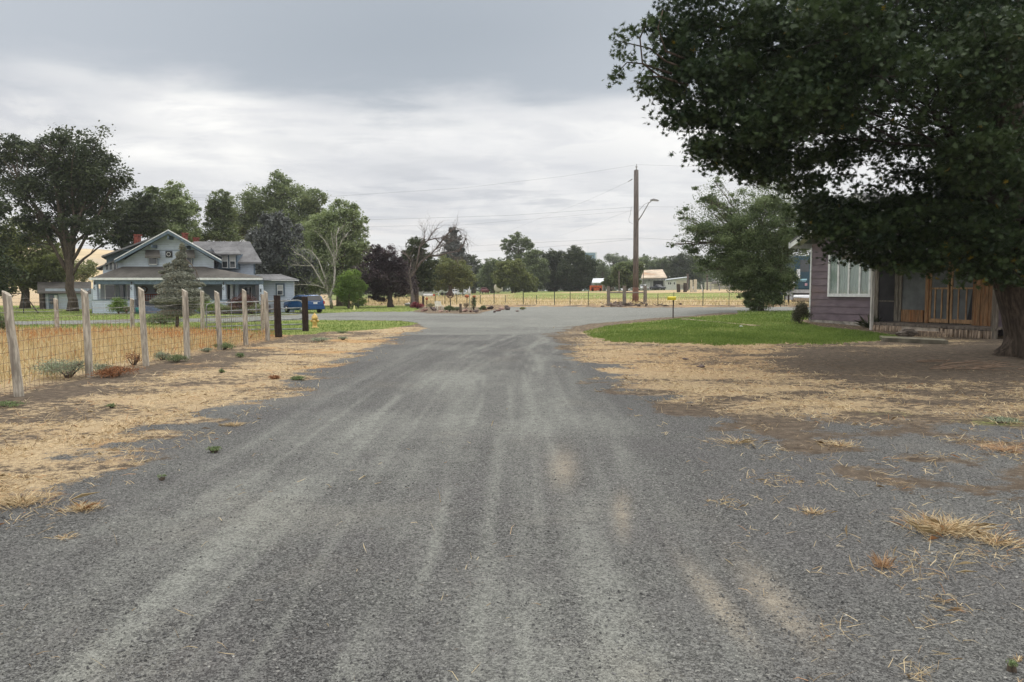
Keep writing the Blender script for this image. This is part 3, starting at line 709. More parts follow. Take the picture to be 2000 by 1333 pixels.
tree('broadleaf_tree', 'low dark tree behind the left end of the farmhouse roof', 'tree', (238,), [(255, 425, 36, 34), (225, 440, 30, 30), (290, 430, 34, 36), (270, 395, 26, 18), (240, 470, 24, 22)], LM_dark, .34, 16000, 7, DG, Y=84)
tree('broadleaf_tree', 'spindly dark tree top left of the light green one', 'tree', (300,), [(297, 380, 20, 16), (305, 400, 18, 20), (300, 440, 26, 28)], LM_mid, .34, 4000, 4, DG, Y=92)
tree('broadleaf_tree', 'light green upright tree behind the farmhouse gable', 'tree', (345,), [(335, 378, 18, 22), (350, 395, 30, 30), (365, 420, 26, 34), (335, 430, 30, 34), (355, 455, 40, 24)], LM_lite, .33, 13000, 6, DG, Y=96)
tree('broadleaf_tree', 'narrow grey green tree between the farmhouse chimneys and the tallest tree', 'tree', (425,), [(428, 395, 24, 22), (415, 425, 16, 28), (440, 420, 22, 24), (430, 455, 34, 24), (395, 462, 24, 14)], LM_mid, .33, 12000, 6, DG, Y=100, shell=.4)
tree('cottonwood_tree', 'tallest green tree behind the right end of the farmhouse', 'tree', (560,), [(548, 365, 26, 28), (520, 395, 40, 30), (570, 400, 46, 40), (610, 395, 26, 26), (480, 410, 40, 28), (500, 450, 50, 34), (560, 450, 60, 40), (465, 440, 30, 26), (600, 430, 30, 30)], LM_green, .36, 36000, 10, DG, Y=112)
tree('conifer_tree', 'bluish grey conifer beside the right end of the farmhouse', 'tree', (540, 600), [(538, 435, 26, 22), (520, 470, 34, 30), (560, 470, 32, 32), (520, 520, 36, 40), (560, 520, 42, 40), (590, 520, 26, 30), (540, 560, 60, 30)], LM_grey, .26, 34000, 8, DG, clump=.16, shape=NEEDLE, Y=None, flat=1.2, up=.1, thick=.9) if False else tree('conifer_tree', 'bluish grey conifer beside the right end of the farmhouse', 'tree', (548,), [(538, 438, 26, 22), (520, 470, 32, 28), (560, 470, 32, 32), (520, 515, 32, 36), (560, 520, 42, 40), (590, 520, 26, 30), (545, 558, 56, 30)], LM_grey, .34, 34000, 8, DG, clump=.16, Y=78, flat=1.3, up=.1, thick=.9)
tree('broadleaf_tree', 'large leafy green tree behind the bare white birch', 'tree', (668,), [(660, 420, 30, 24), (695, 430, 22, 26), (640, 445, 36, 34), (680, 465, 38, 34), (610, 475, 36, 40), (650, 500, 50, 40), (700, 490, 26, 34), (620, 530, 46, 38), (680, 540, 42, 36), (600, 560, 40, 26)], LM_lite, .32, 40000, 9, DG, Y=88)
tree('round_tree', 'small bright green round tree on the yard lawn', 'tree', (681, 603), [(684, 545, 20, 20), (672, 565, 20, 22), (697, 565, 18, 22), (684, 580, 27, 18)], LM_bright, .16, 16000, 2.2, DG, clump=.24)
tree('plum_tree', 'dark purple leaved plum tree with low forked trunk', 'tree', (764, 600), [(730, 500, 24, 22), (755, 510, 30, 28), (725, 540, 34, 34), (765, 545, 42, 34), (795, 560, 26, 22), (745, 570, 38, 20), (785, 520, 18, 16)], LM_plum, .2, 26000, 6, DG, clump=.2, bark=BARKD, fork=.15)
tree('conifer_tree', 'dark ragged conifer between the plum tree and the dead tree', 'tree', (812,), [(812, 480, 20, 18), (806, 510, 24, 24), (826, 520, 26, 26), (800, 550, 22, 26), (830, 550, 24, 22), (790, 500, 8, 12)], LM_dark, .3, 16000, 5, DG, Y=92, clump=.2)
tree('spruce_tree', 'pointed spruce standing behind the arching dead limbs', 'tree', (885,), [(885, 452, 8, 9), (885, 468, 16, 12), (886, 485, 22, 14), (888, 503, 30, 14), (890, 522, 34, 14)], LM_grey, .55, 15000, 4, FG, Y=170, flat=.6)
tree('willow_tree', 'pale olive willow in front of the spruce', 'tree', (880,), [(870, 525, 26, 24), (890, 530, 28, 24), (858, 550, 22, 18), (900, 548, 26, 20)], LM_olive, .3, 22000, 5, FG, Y=128)
tree('broadleaf_tree', 'small dark tree just right of the spruce', 'tree', (925,), [(925, 520, 14, 20), (918, 545, 18, 22)], LM_dark, .5, 6000, 4, FG, Y=210)
for lab, px, Y, bl, lm, n in (
    ('mid green tree beside the dark red pickup', 962, 190, [(962, 520, 18, 16), (950, 540, 20, 20), (975, 545, 24, 20), (955, 560, 20, 10)], LM_mid, 14000),
    ('tall airy tree whose pale top stands above the treeline', 1011, 205, [(1012, 470, 18, 14), (992, 480, 14, 12), (1028, 480, 14, 12), (1005, 498, 18, 12), (1012, 520, 26, 20)], LM_mid, 9000),
    ('broad olive tree with short visible trunk by the pasture', 1002, 155, [(1000, 525, 28, 16), (985, 545, 22, 16), (1012, 548, 30, 18), (1030, 555, 22, 14)], LM_olive, 20000),
    ('green tree right of the broad olive tree', 1045, 185, [(1040, 505, 20, 18), (1052, 530, 22, 24), (1040, 550, 22, 18)], LM_mid, 14000),
    ('dark tree at the left of the two dark round trees', 1083, 190, [(1075, 505, 18, 18), (1090, 515, 18, 24), (1075, 545, 26, 24), (1095, 550, 20, 18)], LM_dark, 16000),
    ('biggest dark round tree in front of the blue tower', 1126, 185, [(1122, 500, 22, 16), (1140, 515, 22, 20), (1110, 530, 26, 24), (1140, 545, 26, 24), (1118, 558, 22, 14)], LM_dark, 22000),
    ('grey green tree below the blue tower', 1178, 260, [(1170, 520, 12, 12), (1182, 535, 18, 18)], LM_mid, 5000),
    ('pale thin topped tree left of the utility pole', 1196, 300, [(1196, 505, 18, 9), (1212, 515, 16, 14)], LM_silver, 4000),
    ('bushy tree directly behind the utility pole', 1222, 140, [(1215, 530, 22, 18), (1235, 525, 20, 18), (1222, 548, 28, 16)], LM_mid, 18000),
    ('small round green tree left of the utility pole', 1190, 142, [(1190, 553, 11, 10)], LM_mid, 4000),
    ('tree above the rusty barn roof', 1280, 255, [(1262, 518, 20, 14), (1290, 515, 20, 12), (1275, 535, 26, 14), (1305, 530, 18, 16)], LM_mid, 12000),
    ('dark tree right of the rusty barn', 1330, 250, [(1322, 515, 18, 16), (1340, 510, 20, 16), (1335, 535, 28, 18), (1360, 530, 22, 20)], LM_dark, 14000),
    ('tree behind the scraggly elm and the pale shed', 1400, 200, [(1390, 520, 26, 22), (1425, 530, 28, 22), (1460, 520, 34, 30), (1510, 520, 36, 30)], LM_mid, 14000),
    ('tree at the far left end of the pasture treeline', 705, 150, [(700, 545, 30, 18), (740, 560, 30, 12), (660, 550, 40, 20)], LM_dark, 8000),
    ('dark tree behind the white vehicles', 870, 200, [(855, 550, 26, 14), (895, 548, 26, 16), (830, 548, 26, 16), (925, 553, 20, 12)], LM_dark, 9000),
    ('low tree screening the horizon right of the truck', 1640, 150, [(1560, 520, 40, 28), (1620, 530, 50, 28), (1700, 520, 60, 34), (1800, 520, 70, 36), (1920, 520, 80, 36)], LM_mid, 9000),
    ('tree standing behind the white outbuilding', 120, 120, [(90, 540, 40, 20), (150, 530, 40, 24)], LM_olive, 7000),
):
    tree('broadleaf_tree', lab, 'tree', (px,), bl, lm, .26+Y*.0011, n, 4, FG, Y=Y, twig=.15)

# the scraggly elm with suckers round its foot
tree('elm_tree', 'scraggly elm with airy left side and leafy suckers at its foot', 'tree', (1487, 608), [(1485, 465, 72, 66, 0, 1.3), (1425, 455, 70, 60, 0, 1.), (1440, 515, 66, 44, 0, 1.3), (1520, 520, 40, 58, 0, 1.2), (1490, 400, 62, 44, 0, .9), (1405, 400, 42, 34, 0, .5), (1362, 440, 40, 48, 0, .42), (1378, 385, 26, 26, 0, .3), (1342, 475, 34, 20, 0, .32), (1400, 360, 20, 20, 0, .22), (1310, 478, 14, 5, 0, .5), (1335, 425, 20, 30, 0, .25), (1380, 520, 34, 26, 0, .5),
     (1487, 584, 34, 26, 0, 3.2), (1482, 552, 34, 34, 0, 2.4), (1550, 470, 30, 46, 0, .9), (1545, 425, 46, 44, 0, 1.), (1582, 470, 26, 40, 0, .8), (1450, 545, 44, 34, 0, 1.2), (1530, 552, 28, 34, 0, 1.1)], LM_elm, .10, 150000, 5, None, clump=.2, shell=.2, fork=.6, twig=2., up=.2, flat=.6, fill=.22)
# young spruce in front of the farmhouse
tree('spruce_tree', 'young grey green spruce with bent top in front of the farmhouse porch', 'tree', (346, 641), [(356, 484, 5, 10), (354, 500, 10, 10), (352, 514, 16, 10), (349, 528, 24, 11), (350, 542, 31, 12), (352, 556, 38, 12), (352, 570, 44, 12), (350, 584, 48, 12), (350, 597, 46, 11), (346, 610, 36, 9), (328, 520, 9, 5), (318, 532, 9, 4), (312, 560, 12, 5), (388, 556, 12, 5), (397, 580, 12, 6), (306, 590, 14, 5)],
     leafmat('spruce_needles', (.13, .145, .115), (.36, .37, .30), (.30, .24, .15), .88, .15), .085, 110000, 3, None, shape=NEEDLE*np.array([3., 1]), clump=.2, flat=.35, up=.1, shell=.3, twig=.8, thick=1., fork=.9, fill=.35)

# bare trees -------------------------------------------------------
def bare(name, label, base, chains, m_, Y=None, r0=.16, crown=None, twigs=4, tl=1.):
    b0 = Gp(*base) if Y is None else Pz(base[0], Y); Y0 = b0.y
    root = thing(name, label, 'tree', b0); W = MB(); ends = []
    for ch in chains:
        rr = ch[0]; pts = [Pd(a, b, Y0+random.uniform(-.5, .5)) for a, b in ch[1:]]
        k = len(pts); W.tube(pts, [r0*(rr*(1-i/(k-.4))+.08) for i in range(k)], 7)
        for i in range(1, k):
            for q in range(twigs):
                st = pts[i-1].lerp(pts[i], random.random()); L = random.uniform(.5, 1.6)*tl
                d = (pts[i]-pts[i-1]).normalized()+Vector((random.uniform(-.9, .9), random.uniform(-.9, .9), random.uniform(-.2, .9)))
                e = st+d.normalized()*L; lp = limb(W, st, e, r0*.13, r0*.04, .1, 4, 4)
                for z in range(3):
                    s2 = lp[random.randint(1, 4)]; limb(W, s2, s2+(d.normalized()+Vector((random.uniform(-1, 1), random.uniform(-1, 1), random.uniform(-.6, .8)))).normalized()*L*.5, r0*.05, r0*.02, .1, 3, 3)
                ends.append(e)
    W.build('trunk', m_, root, True, fix=False)
    if crown:
        c = np.array([tuple(e) for e in ends]); c = np.repeat(c, crown[1], 0)+rng.normal(0, .35, (len(c)*crown[1], 3))
        np_mesh('crown', leaves(c, .16, OVAL, .4), 4, crown[0], root, rng.random(len(c))*.9)
bare('birch_tree', 'thin crowned white barked birch with many stems beside the blue car', (648, 603), [
    (1.2, (648, 603), (646, 585), (640, 570), (638, 562)), (.9, (645, 580), (652, 558), (654, 530), (653, 505), (651, 480), (647, 455)), (.55, (640, 570), (625, 545), (610, 520), (590, 500), (574, 493)),
    (.5, (640, 568), (634, 540), (622, 508), (608, 490), (600, 488)), (.4, (638, 565), (618, 558), (598, 556), (575, 557)), (.45, (654, 525), (650, 500), (634, 470), (622, 458)), (.5, (653, 520), (658, 490), (657, 460), (662, 447)), (.3, (610, 520), (590, 519), (572, 518)), (.35, (655, 500), (668, 470), (680, 455))],
    BARKW, r0=.14, crown=(LM_lite, 16), twigs=4)
bare('dead_tree', 'bare dead tree with split trunk and long arching limbs over the road corner', (806, 601), [
    (2.2, (806, 601), (806, 588), (805, 574), (804, 562)), (.8, (804, 566), (801, 545), (800, 530), (803, 512)), (.8, (803, 540), (822, 512), (838, 500), (852, 486), (872, 478)), (.7, (838, 500), (856, 500), (875, 494), (895, 492)), (.6, (812, 525), (820, 482), (836, 470), (850, 466), (868, 464), (880, 470)), (.5, (852, 486), (866, 466), (880, 452), (890, 444), (898, 452), (904, 468)),
    (.5, (895, 492), (905, 478), (910, 466), (914, 480)), (.4, (820, 482), (830, 462), (828, 446)), (.4, (836, 470), (844, 456), (852, 448)), (.35, (875, 494), (890, 505), (896, 520)), (.4, (850, 466), (862, 478), (858, 492)), (.5, (803, 512), (795, 500), (785, 492))],
    mat('dead_wood', (.15, .125, .115), .95, 0, .1, .25, 3, .6, 12, (5, 5, 1)), r0=.145, twigs=7)
# far woodland closing the horizon behind the pasture
def woodland():
    n = 70000; px = rng.uniform(600, 2150, n); Yq = rng.uniform(300, 420, n)
    h = (6+9*fbm(px/38., px*0, 1., 5)+3*fbm(px/9., px*0+5, 1., 3)); h = np.where(px < 760, h*.7, h)
    a = (px-1000)/FPX; x = a*Yq; z = TZ(x, Yq)+h*rng.random(n)**.8
    c_ = np.stack([x, Yq, z], -1); tt = np.clip(.3*rng.random(n)+.7*fbm(px/14., z/3., 1., 3), 0, .9)
    o = np_mesh('woodland', leaves(c_, 1.1, BLOCK, .4), 5, leafmat('leaves_far', (.05, .07, .045), (.16, .19, .12), None, .9, .2), None, tt); o['kind'] = 'stuff'
woodland()
# ------------------------------------------------------------------ farmhouse
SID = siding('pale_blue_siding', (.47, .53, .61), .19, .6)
TRIM = mat('slate_blue_trim', (.10, .14, .18), .6, 0, .3, .12)
WHT = mat('white_trim', (.66, .67, .67), .55, 0, .3, .06)
SHG = shingles('grey_shingles', (.11, .11, .115), (.17, .17, .175))
SHB = shingles('brown_grey_shingles', (.085, .08, .073), (.12, .112, .102))
RED = mat('red_brick', (.20, .06, .045), .9, 0, .2, .2, 8)
GLS = glassmat('window_glass', (.035, .042, .048))
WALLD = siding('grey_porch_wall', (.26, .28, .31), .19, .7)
CURT = mat('curtain', (.45, .45, .44), .9, 0, .1, .1, 5, 0, 30, (8, 8, .4))
IRON = mat('dark_iron', (.03, .03, .032), .6, .3, .4, .2)
def fh():
    YF = 62.; b = Pz(345, YF)
    root = thing('farmhouse', 'large pale blue farmhouse with gabled front and wraparound porch', 'house', b)
    def P(px, py, dy=0.): return Pd(px, py, YF+dy)
    def wallpoly(name, mt, pts, dy, th, label=None, bev=0):
        q = [Pd(a, b_, YF+dy) for a, b_ in pts]; return MB().slab(q, SH*th).build(name, mt, root, label=label)
    def bx(m, x0, y0, x1, y1, dy0, dy1):
        a = Pd(x0, y0, YF+dy0); c = Pd(x1, y1, YF+dy0); m.box(a.x, YF+dy0, c.z, c.x, YF+dy1, a.z); return m
    gz = b.z
    SH = Vector((-.47, 1, 0))                 # the house stands turned a little, its side walls run back along this line
    def fbox(x0, x1, yt, yb, d0, d1, m=None):
        m = m or MB(); q = [P(x0, yt, d0), P(x1, yt, d0), P(x1, yb, d0), P(x0, yb, d0)]; q[2].z = min(q[2].z, q[2].z); return m.slab(q, SH*(d1-d0))
    # body of the ground floor behind the porch
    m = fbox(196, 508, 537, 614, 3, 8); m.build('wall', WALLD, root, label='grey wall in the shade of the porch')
    # upper gable wall
    wallpoly('wall', SID, [(241, 523), (241, 509), (329, 457), (418, 509), (418, 530), (400, 523)], 1.9, 6.)
    # roof of the gable: two slopes with overhang
    def slope(name, pk, ft, dy0, dy1, th, mt, lab=None):
        A0, B0 = P(*pk, dy0), P(*ft, dy0); A1 = A0+SH*(dy1-dy0); B1 = B0+SH*(dy1-dy0)
        return MB().slab([A0, B0, B1, A1], (0, 0, -th)).build(name, mt, root, label=lab)
    slope('roof', (329, 449), (224, 508), 1.0, 9., .16, SHG); slope('roof', (329, 449), (433, 509), 1.0, 9., .16, SHG)
    for ft in ((224, 508), (433, 509)):           # barge boards
        A, B = P(329, 450, .96), P(*ft, .96); q = MB().slab([A, B, B+Vector((0, 0, -.26)), A+Vector((0, 0, -.30))], (0, -.06, 0)); q.build('barge_board', TRIM, root)
        A2, B2 = A+Vector((0, 0, .05)), B+Vector((0, 0, .05)); MB().slab([A2, B2, B2+Vector((0, 0, -.08)), A2+Vector((0, 0, -.08))], (0, -.09, 0)).build('roof_edge', WHT, root)
    for px, py in ((329, 461), (297, 478), (363, 480)): m = MB(); a = P(px, py, 1.1); m.box(a.x-.06, YF+1.0, a.z-.3, a.x+.06, YF+1.95, a.z); m.build('eave_bracket', TRIM, root)
    m = MB(); bx(m, 241, 488.5, 418, 489.6, 1.86, 1.9); m.build('band_board', TRIM, root)
    # left shed dormer
    A, B = P(310, 459, 1.8), P(198, 500, 1.8); MB().slab([A, B, B+SH*5, A+SH*5], (0, 0, -.14)).build('dormer_roof', SHG, root)
    wallpoly('dormer_wall', TRIM, [(208, 499), (262, 480), (262, 494), (236, 505), (208, 516)], 2.6, 4.)
    A, B = P(250, 497, 2.4), P(188, 523, 2.4); MB().slab([A, B, B+SH*5, A+SH*5], (0, 0, -.14)).build('lower_roof', SHG, root)
    wallpoly('dormer_wall', SID, [(201, 519), (243, 506), (243, 532), (201, 538)], 2.7, 6.)
    for x0 in (206, 214, 222): m = MB(); bx(m, x0, 514, x0+5, 527, 2.64, 2.7); w = m.build('window', GLS, root); m = MB(); bx(m, x0-1.3, 513, x0-.1, 528, 2.6, 2.69); bx(m, x0+5.1, 513, x0+6.2, 528, 2.6, 2.69); m.build('frame', WHT, w)
    # right dormer on the gable slope
    A, B = P(386, 482, 1.8), P(432, 499, 1.8); MB().slab([A, B, B+SH*3, A+SH*3], (0, 0, -.12)).build('dormer_roof', SHG, root)
    # cross wing with its own roof facing the road
    A = [P(378, 472, 8), P(488, 472, 8), P(511, 512, 4.0), P(378, 512, 4.0)]; MB().slab(A, (0, 0, -.15)).build('roof', SHG, root, label='grey shingled roof of the right wing')
    B = [P(378, 472.5, 8.1), P(488, 472.5, 8.1), P(500, 505, 12), P(378, 505, 12)]; MB().slab(B, (0, 0, -.15)).build('roof', SHG, root)
    m = fbox(418, 497, 511, 545, 4.6, 9); m.build('wall', SID, root, label='upper wall of the right wing')
    m = MB(); bx(m, 495, 512, 498, 535, 4.5, 4.6); m.build('corner_board', TRIM, root)
    A = [P(412, 483, 6.6), P(462, 483, 6.6), P(471, 496, 3.3), P(421, 496, 3.3)]; MB().slab(A, (0, 0, -.13)).build('dormer_roof', SHG, root)
    m = MB(); bx(m, 424, 496, 463, 526, 3.8, 6.6); m.build('dormer_wall', TRIM, root)
    for x0 in (433, 448):
        m = MB(); bx(m, x0, 498, x0+12, 524, 3.72, 3.8); w = m.build('window', CURT, root)
        m = MB(); bx(m, x0+1.4, 511, x0+10.6, 522.5, 3.70, 3.72); m.build('pane', GLS, w)
        m = MB(); bx(m, x0, 498, x0+1.3, 524, 3.68, 3.72); bx(m, x0+10.7, 498, x0+12, 524, 3.68, 3.72); bx(m, x0+1.35, 510, x0+10.65, 511, 3.67, 3.715); bx(m, x0+1.35, 523, x0+10.65, 524, 3.67, 3.715); m.build('frame', WHT, w)
    # gable windows under shingled awnings, and the round ornament
    for x0, x1 in ((289, 308), (357, 376)):
        m = MB(); bx(m, x0, 503, x1, 518, 1.80, 1.9); w = m.build('window', TRIM, root)
        m = MB(); bx(m, x0+2.2, 504, x1-2.2, 516.5, 1.76, 1.80); m.build('pane', GLS, w)
        m = MB(); bx(m, x0+1, 504, x0+2.1, 517.6, 1.74, 1.795); bx(m, x1-2.1, 504, x1-1, 517.6, 1.74, 1.795); bx(m, x0+2.15, 516, x1-2.15, 517.6, 1.73, 1.79); m.build('frame', WHT, w)
        A = [P(x0-5, 488.5, 1.88), P(x1+3, 488.5, 1.88), P(x1+5, 500.5, 1.05), P(x0-6, 500.5, 1.05)]
        m = MB().slab(A, (0, 0, -.06)); q = A[3]; r = A[2]; m.box(q.x, q.y-.02, q.z-.18, r.x, q.y+.04, q.z-.061); m.build('awning', SHB, root)
    c = P(330, 497, 1.85); m = MB(); m.box(c.x-.27, YF+1.8, c.z-.27, c.x+.27, YF+1.89, c.z+.27); o = m.build('gable_ornament', IRON, root)
    m = MB(); m.tube([Vector((c.x+math.cos(t)*.16, YF+1.78, c.z+math.sin(t)*.16)) for t in np.linspace(0, 6.2832, 17)], .022, 6); m.build('ring', WHT, o)
    # chimneys
    for (x0, y0, x1, y1, dy) in ((261, 458, 270, 492, 5), (355, 455, 362, 478, 7), (377, 464, 384, 480, 9)):
        m = MB(); bx(m, x0, y0, x1, y1, dy, dy+.6); bx(m, x0-.8, y0, x1+.8, y0+2.2, dy-.04, dy+.64); m.build('chimney', RED, root)
    # porch roof: hipped lean-to
    e = [P(177, 543.5, -.5), P(513, 541.5, -.5)]
    top = [P(240, 521, 1.9), P(398, 521, 1.9), P(436, 529, 3.9), P(500, 541, 3.9)]
    m = MB(); m.slab([e[0], e[1], P(513, 541.2, 3.8), top[2], top[1], top[0]], (0, 0, -.1)); m.slab([e[0], top[0], P(240, 522, 9), P(177, 543.5, 9)], (0, 0, -.1)); m.build('porch_roof', SHB, root)
    m = MB(); m.box(e[0].x-.1, YF-.60, e[0].z-.16, e[1].x, YF-.51, e[0].z+.02); m.build('gutter', WHT, root)
    m = MB(); m.box(e[0].x+.25, YF-.45, e[0].z-.52, e[1].x-.05, YF-.15, e[0].z-.17); m.box(e[0].x+.25, YF-.14, e[0].z-.52, e[0].x+.5, YF+8, e[0].z-.17); m.build('porch_beam', TRIM, root)
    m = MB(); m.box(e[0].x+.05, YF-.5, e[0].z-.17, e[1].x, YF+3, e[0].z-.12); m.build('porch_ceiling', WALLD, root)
    # porch floor, knee walls, steps
    fl = P(300, 598, 0).z
    m = MB(); m.box(P(182, 600).x, YF-.2, gz-.2, P(512, 600).x, YF+3, fl); m.build('porch_floor', mat('porch_floor_blue', (.10, .13, .19), .7), root)
    for x0, x1 in ((180, 262), (398, 444)):
        m = MB(); bx(m, x0, 587, x1, 614, -.42, -.2); m.build('knee_wall', SID, root); m = MB(); bx(m, x0-1, 585.6, x1+1, 587, -.46, -.16); m.build('knee_wall_cap', TRIM, root)
    m = MB()
    for k in range(3): m.box(P(268, 600).x, YF-.45-.3*k, gz-.1, P(330, 600).x, YF-.2-.3*k, fl-.17*(k+1)+.02)
    m.build('porch_steps', mat('steps_blue', (.13, .16, .22), .8), root)
    # tapered columns
    for px, b_, w in ((187, 586, 4.2), (259, 586, 4.2), (326, 600, 4.2), (391, 586, 3.8), (438, 586, 3.7), (463, 586, 3.4), (452.6, 586, 3.), (510, 600, 3.8)):
        dy = 0 if px not in (463, 452.6) else 2.2
        a = P(px, 552, dy-.3); c = P(px, b_, dy-.3); s_ = YF/FPX; h1, h0 = w*s_*.72, w*s_
        z0, z1 = c.z, a.z+.18; m = MB(); x = a.x; y = YF+dy-.3
        m.add([(x-h0, y-h0, z0), (x+h0, y-h0, z0), (x+h0, y+h0, z0), (x-h0, y+h0, z0), (x-h1, y-h1, z1), (x+h1, y-h1, z1), (x+h1, y+h1, z1), (x-h1, y+h1, z1)], [(0, 1, 2, 3), (4, 5, 6, 7), (0, 1, 5, 4), (1, 2, 6, 5), (2, 3, 7, 6), (3, 0, 4, 7)])
        cl = m.build('porch_column', SID if px != 452.6 else WHT, root)
        if dy == 0 and px not in (326, 391):
            m = MB(); pts = [Vector((x+math.cos(t)*.07, y-h0-.03, z0+.95+math.sin(t)*.1)) for t in np.linspace(.9, 5.4, 9)]; m.tube(pts, .022, 5); m.build('column_ornament', IRON, cl); m = MB()
            m.box(x-.035, y-h0-.04, z0+1.25, x+.035, y-h0+.03, z0+1.5); m.build('column_ornament', IRON, cl)
    # porch back-wall doors and windows
    def opening(nm, x0, y0, x1, y1, mt, fr, dy=2.93, pane=True):
        m = MB(); bx(m, x0, y0, x1, y1, dy, 3.0); w = m.build(nm, fr, root)
        if pane: m = MB(); bx(m, x0+1.4, y0+1.4, x1-1.4, y1-1.4, dy-.03, dy-.001); m.build('pane', mt, w)
        return w
    opening('window', 204, 556, 226, 588, GLS, WHT); opening('window', 232, 556, 243, 590, GLS, TRIM); opening('door', 247, 556, 262, 601, GLS, WHT); opening('window', 305, 560, 322, 588, GLS, TRIM)
    opening('window', 340, 560, 372, 588, GLS, TRIM); opening('door', 442, 555, 452, 594, GLS, WHT); opening('window', 476, 560, 492, 586, GLS, WHT); opening('door', 497, 556, 508, 598, GLS, TRIM)
    c = P(281, 566, 2.9); m = MB(); pts = [Vector((c.x+math.cos(t)*.28, YF+2.88, c.z+math.sin(t)*.28)) for t in np.linspace(0, 6.28, 15)]; m.tube(pts, .06, 6); m.build('wall_wreath', mat('wreath_brown', (.09, .05, .035), .9), root)
    m = MB(); 
    for k in range(5):
        a = 1.57+k*1.2566; q = P(305.5, 567, 2.9); m.slab([q, q+Vector((math.cos(a-.5)*.1, 0, math.sin(a-.5)*.1)), q+Vector((math.cos(a)*.26, 0, math.sin(a)*.26)), q+Vector((math.cos(a+.5)*.1, 0, math.sin(a+.5)*.1))], (0, -.04, 0))
    m.build('wall_star', mat('rusty_star', (.10, .045, .03), .8), root)
    # downpipe
    m = MB(); m.tube([P(460, 544, -.5), P(457, 549, -.4), P(451, 552, -.3), P(449, 556, -.2)], .05, 6); m.build('downpipe', WHT, root)
    # right annex
    m = fbox(513, 575, 546, 613, 2.2, 7); m.build('wall', SID, root, label='low right annex wall')
    A = [P(500, 536, 6.5), P(548, 536, 6.5), P(584, 546.5, 1.7), P(508, 546.5, 1.7)]; MB().slab(A, (0, 0, -.14)).build('roof', SHG, root, label='low roof of the right annex')
    m = MB(); a = P(510, 547.3, 1.66); c = P(584, 548.7, 1.66); m.box(a.x, YF+1.6, c.z, c.x, YF+1.68, a.z); m.build('gutter', WHT, root)
    m = MB(); bx(m, 538, 554, 556, 579, 2.13, 2.2); w = m.build('window', TRIM, root)
    m = MB(); bx(m, 541, 557, 553, 577, 2.10, 2.129); m.build('frame', WHT, w)
    m = MB(); bx(m, 542.2, 558.2, 551.8, 566, 2.07, 2.099); m.build('pane', CURT, w); m = MB(); bx(m, 542.2, 568, 551.8, 576, 2.07, 2.099); m.build('pane', GLS, w)
    m = MB(); bx(m, 573.5, 549, 575.3, 612, 2.12, 2.19); m.build('corner_board', WHT, root)
    # things on the porch
    def Q(px, py, dy): return P(px, py, dy)
    bench = MB(); c = Q(296, 586, 1.5)
    bench.box(c.x-.9, YF+1.3, fl+.38, c.x+.9, YF+1.8, fl+.46)
    for dx in (-.8, .8):
        for dz_ in (1.32, 1.74): bench.box(c.x+dx-.04, YF+dz_, fl, c.x+dx+.04, YF+dz_+.06, fl+.38)
    for k in range(9): bench.box(c.x-.88+k*.21, YF+1.74, fl+.46, c.x-.80+k*.21, YF+1.79, fl+.9)
    bench.box(c.x-.9, YF+1.72, fl+.9, c.x+.9, YF+1.81, fl+1.0)
    o = bench.build('porch_bench', mat('bench_red_brown', (.13, .035, .02), .7)); props(o, 'red brown slatted bench against the farmhouse porch wall', 'bench')
    pot = MB(); c = Q(271, 600, -1.3); g0 = tz(c.x, c.y)
    pot.lathe((c.x, c.y, g0), [(.16, 0), (.2, .05), (.26, .5), (.24, .52), (.2, .5)], 14); o = pot.build('flower_pot', mat('teal_glaze', (.02, .16, .16), .3, 0, .5), None, True); props(o, 'teal glazed pot standing by the farmhouse steps', 'flower pot')
fh()

def bush(name, label, cat, px, py, w, h, lm, leaf, n, group=None, Y=None, flowers=None, stems=True, lift=.42):
    b0 = Gp(px, py) if Y is None else Pz(px, Y); s = b0.y/FPX; W_, H_ = w*s/2, h*s
    root = thing(name, label, cat, b0, group)
    m = MB()
    for k in range(9):
        a = random.uniform(0, 6.28); e = b0+Vector((math.cos(a)*W_*.6, math.sin(a)*W_*.6, H_*random.uniform(.5, .85))); limb(m, b0+Vector((0, 0, -.03)), e, .012+W_*.02, .006, .1, 4, 4)
    m.build('stem', BARK, root, True, fix=False)
    ncl = 26; d = rng.normal(0, 1, (ncl, 3)); d /= np.linalg.norm(d, axis=1)[:, None]; d[:, 2] = np.abs(d[:, 2])*1.25-.25
    cc = np.array(b0)+np.array([0, 0, H_*lift])+d*rng.uniform(.4, .95, ncl)[:, None]*np.array([W_, W_, H_*.56]); cc[:, 2] = np.maximum(cc[:, 2], b0.z+.04)
    ch = rng.integers(0, ncl, n); p = cc[ch]+rng.normal(0, .2, (n, 3))*np.array([W_, W_, H_*.6]); p[:, 2] = np.maximum(p[:, 2], b0.z+.01)
    tt = np.clip(.5*rng.random(ncl)[ch]+.5*rng.random(n), 0, .91)
    np_mesh('foliage', leaves(p, leaf, OVAL, .4), 4, lm, root, tt)
    if flowers:
        k = flowers[1]; q = cc[rng.integers(0, ncl, k)]+rng.normal(0, .12, (k, 3))*W_; q[:, 2] = np.maximum(q[:, 2], b0.z+H_*.4)
        np_mesh('flowers', leaves(q, flowers[2], BLOCK, .6), 5, flowers[0], root, rng.random(k))
    return root
YELF = leafmat('yellow_flowers', (.45, .38, .03), (.75, .62, .08), None, .9, .2); PNKF = leafmat('pink_flowers', (.5, .15, .2), (.7, .4, .4), None, .9, .2); WHF = leafmat('white_flowers', (.5, .5, .5), (.75, .75, .7), None, .9, .2)
REDF = leafmat('red_flowers', (.25, .02, .03), (.42, .05, .06), None, .9, .2)
PG = 'shrubs in the farmhouse flower bed'
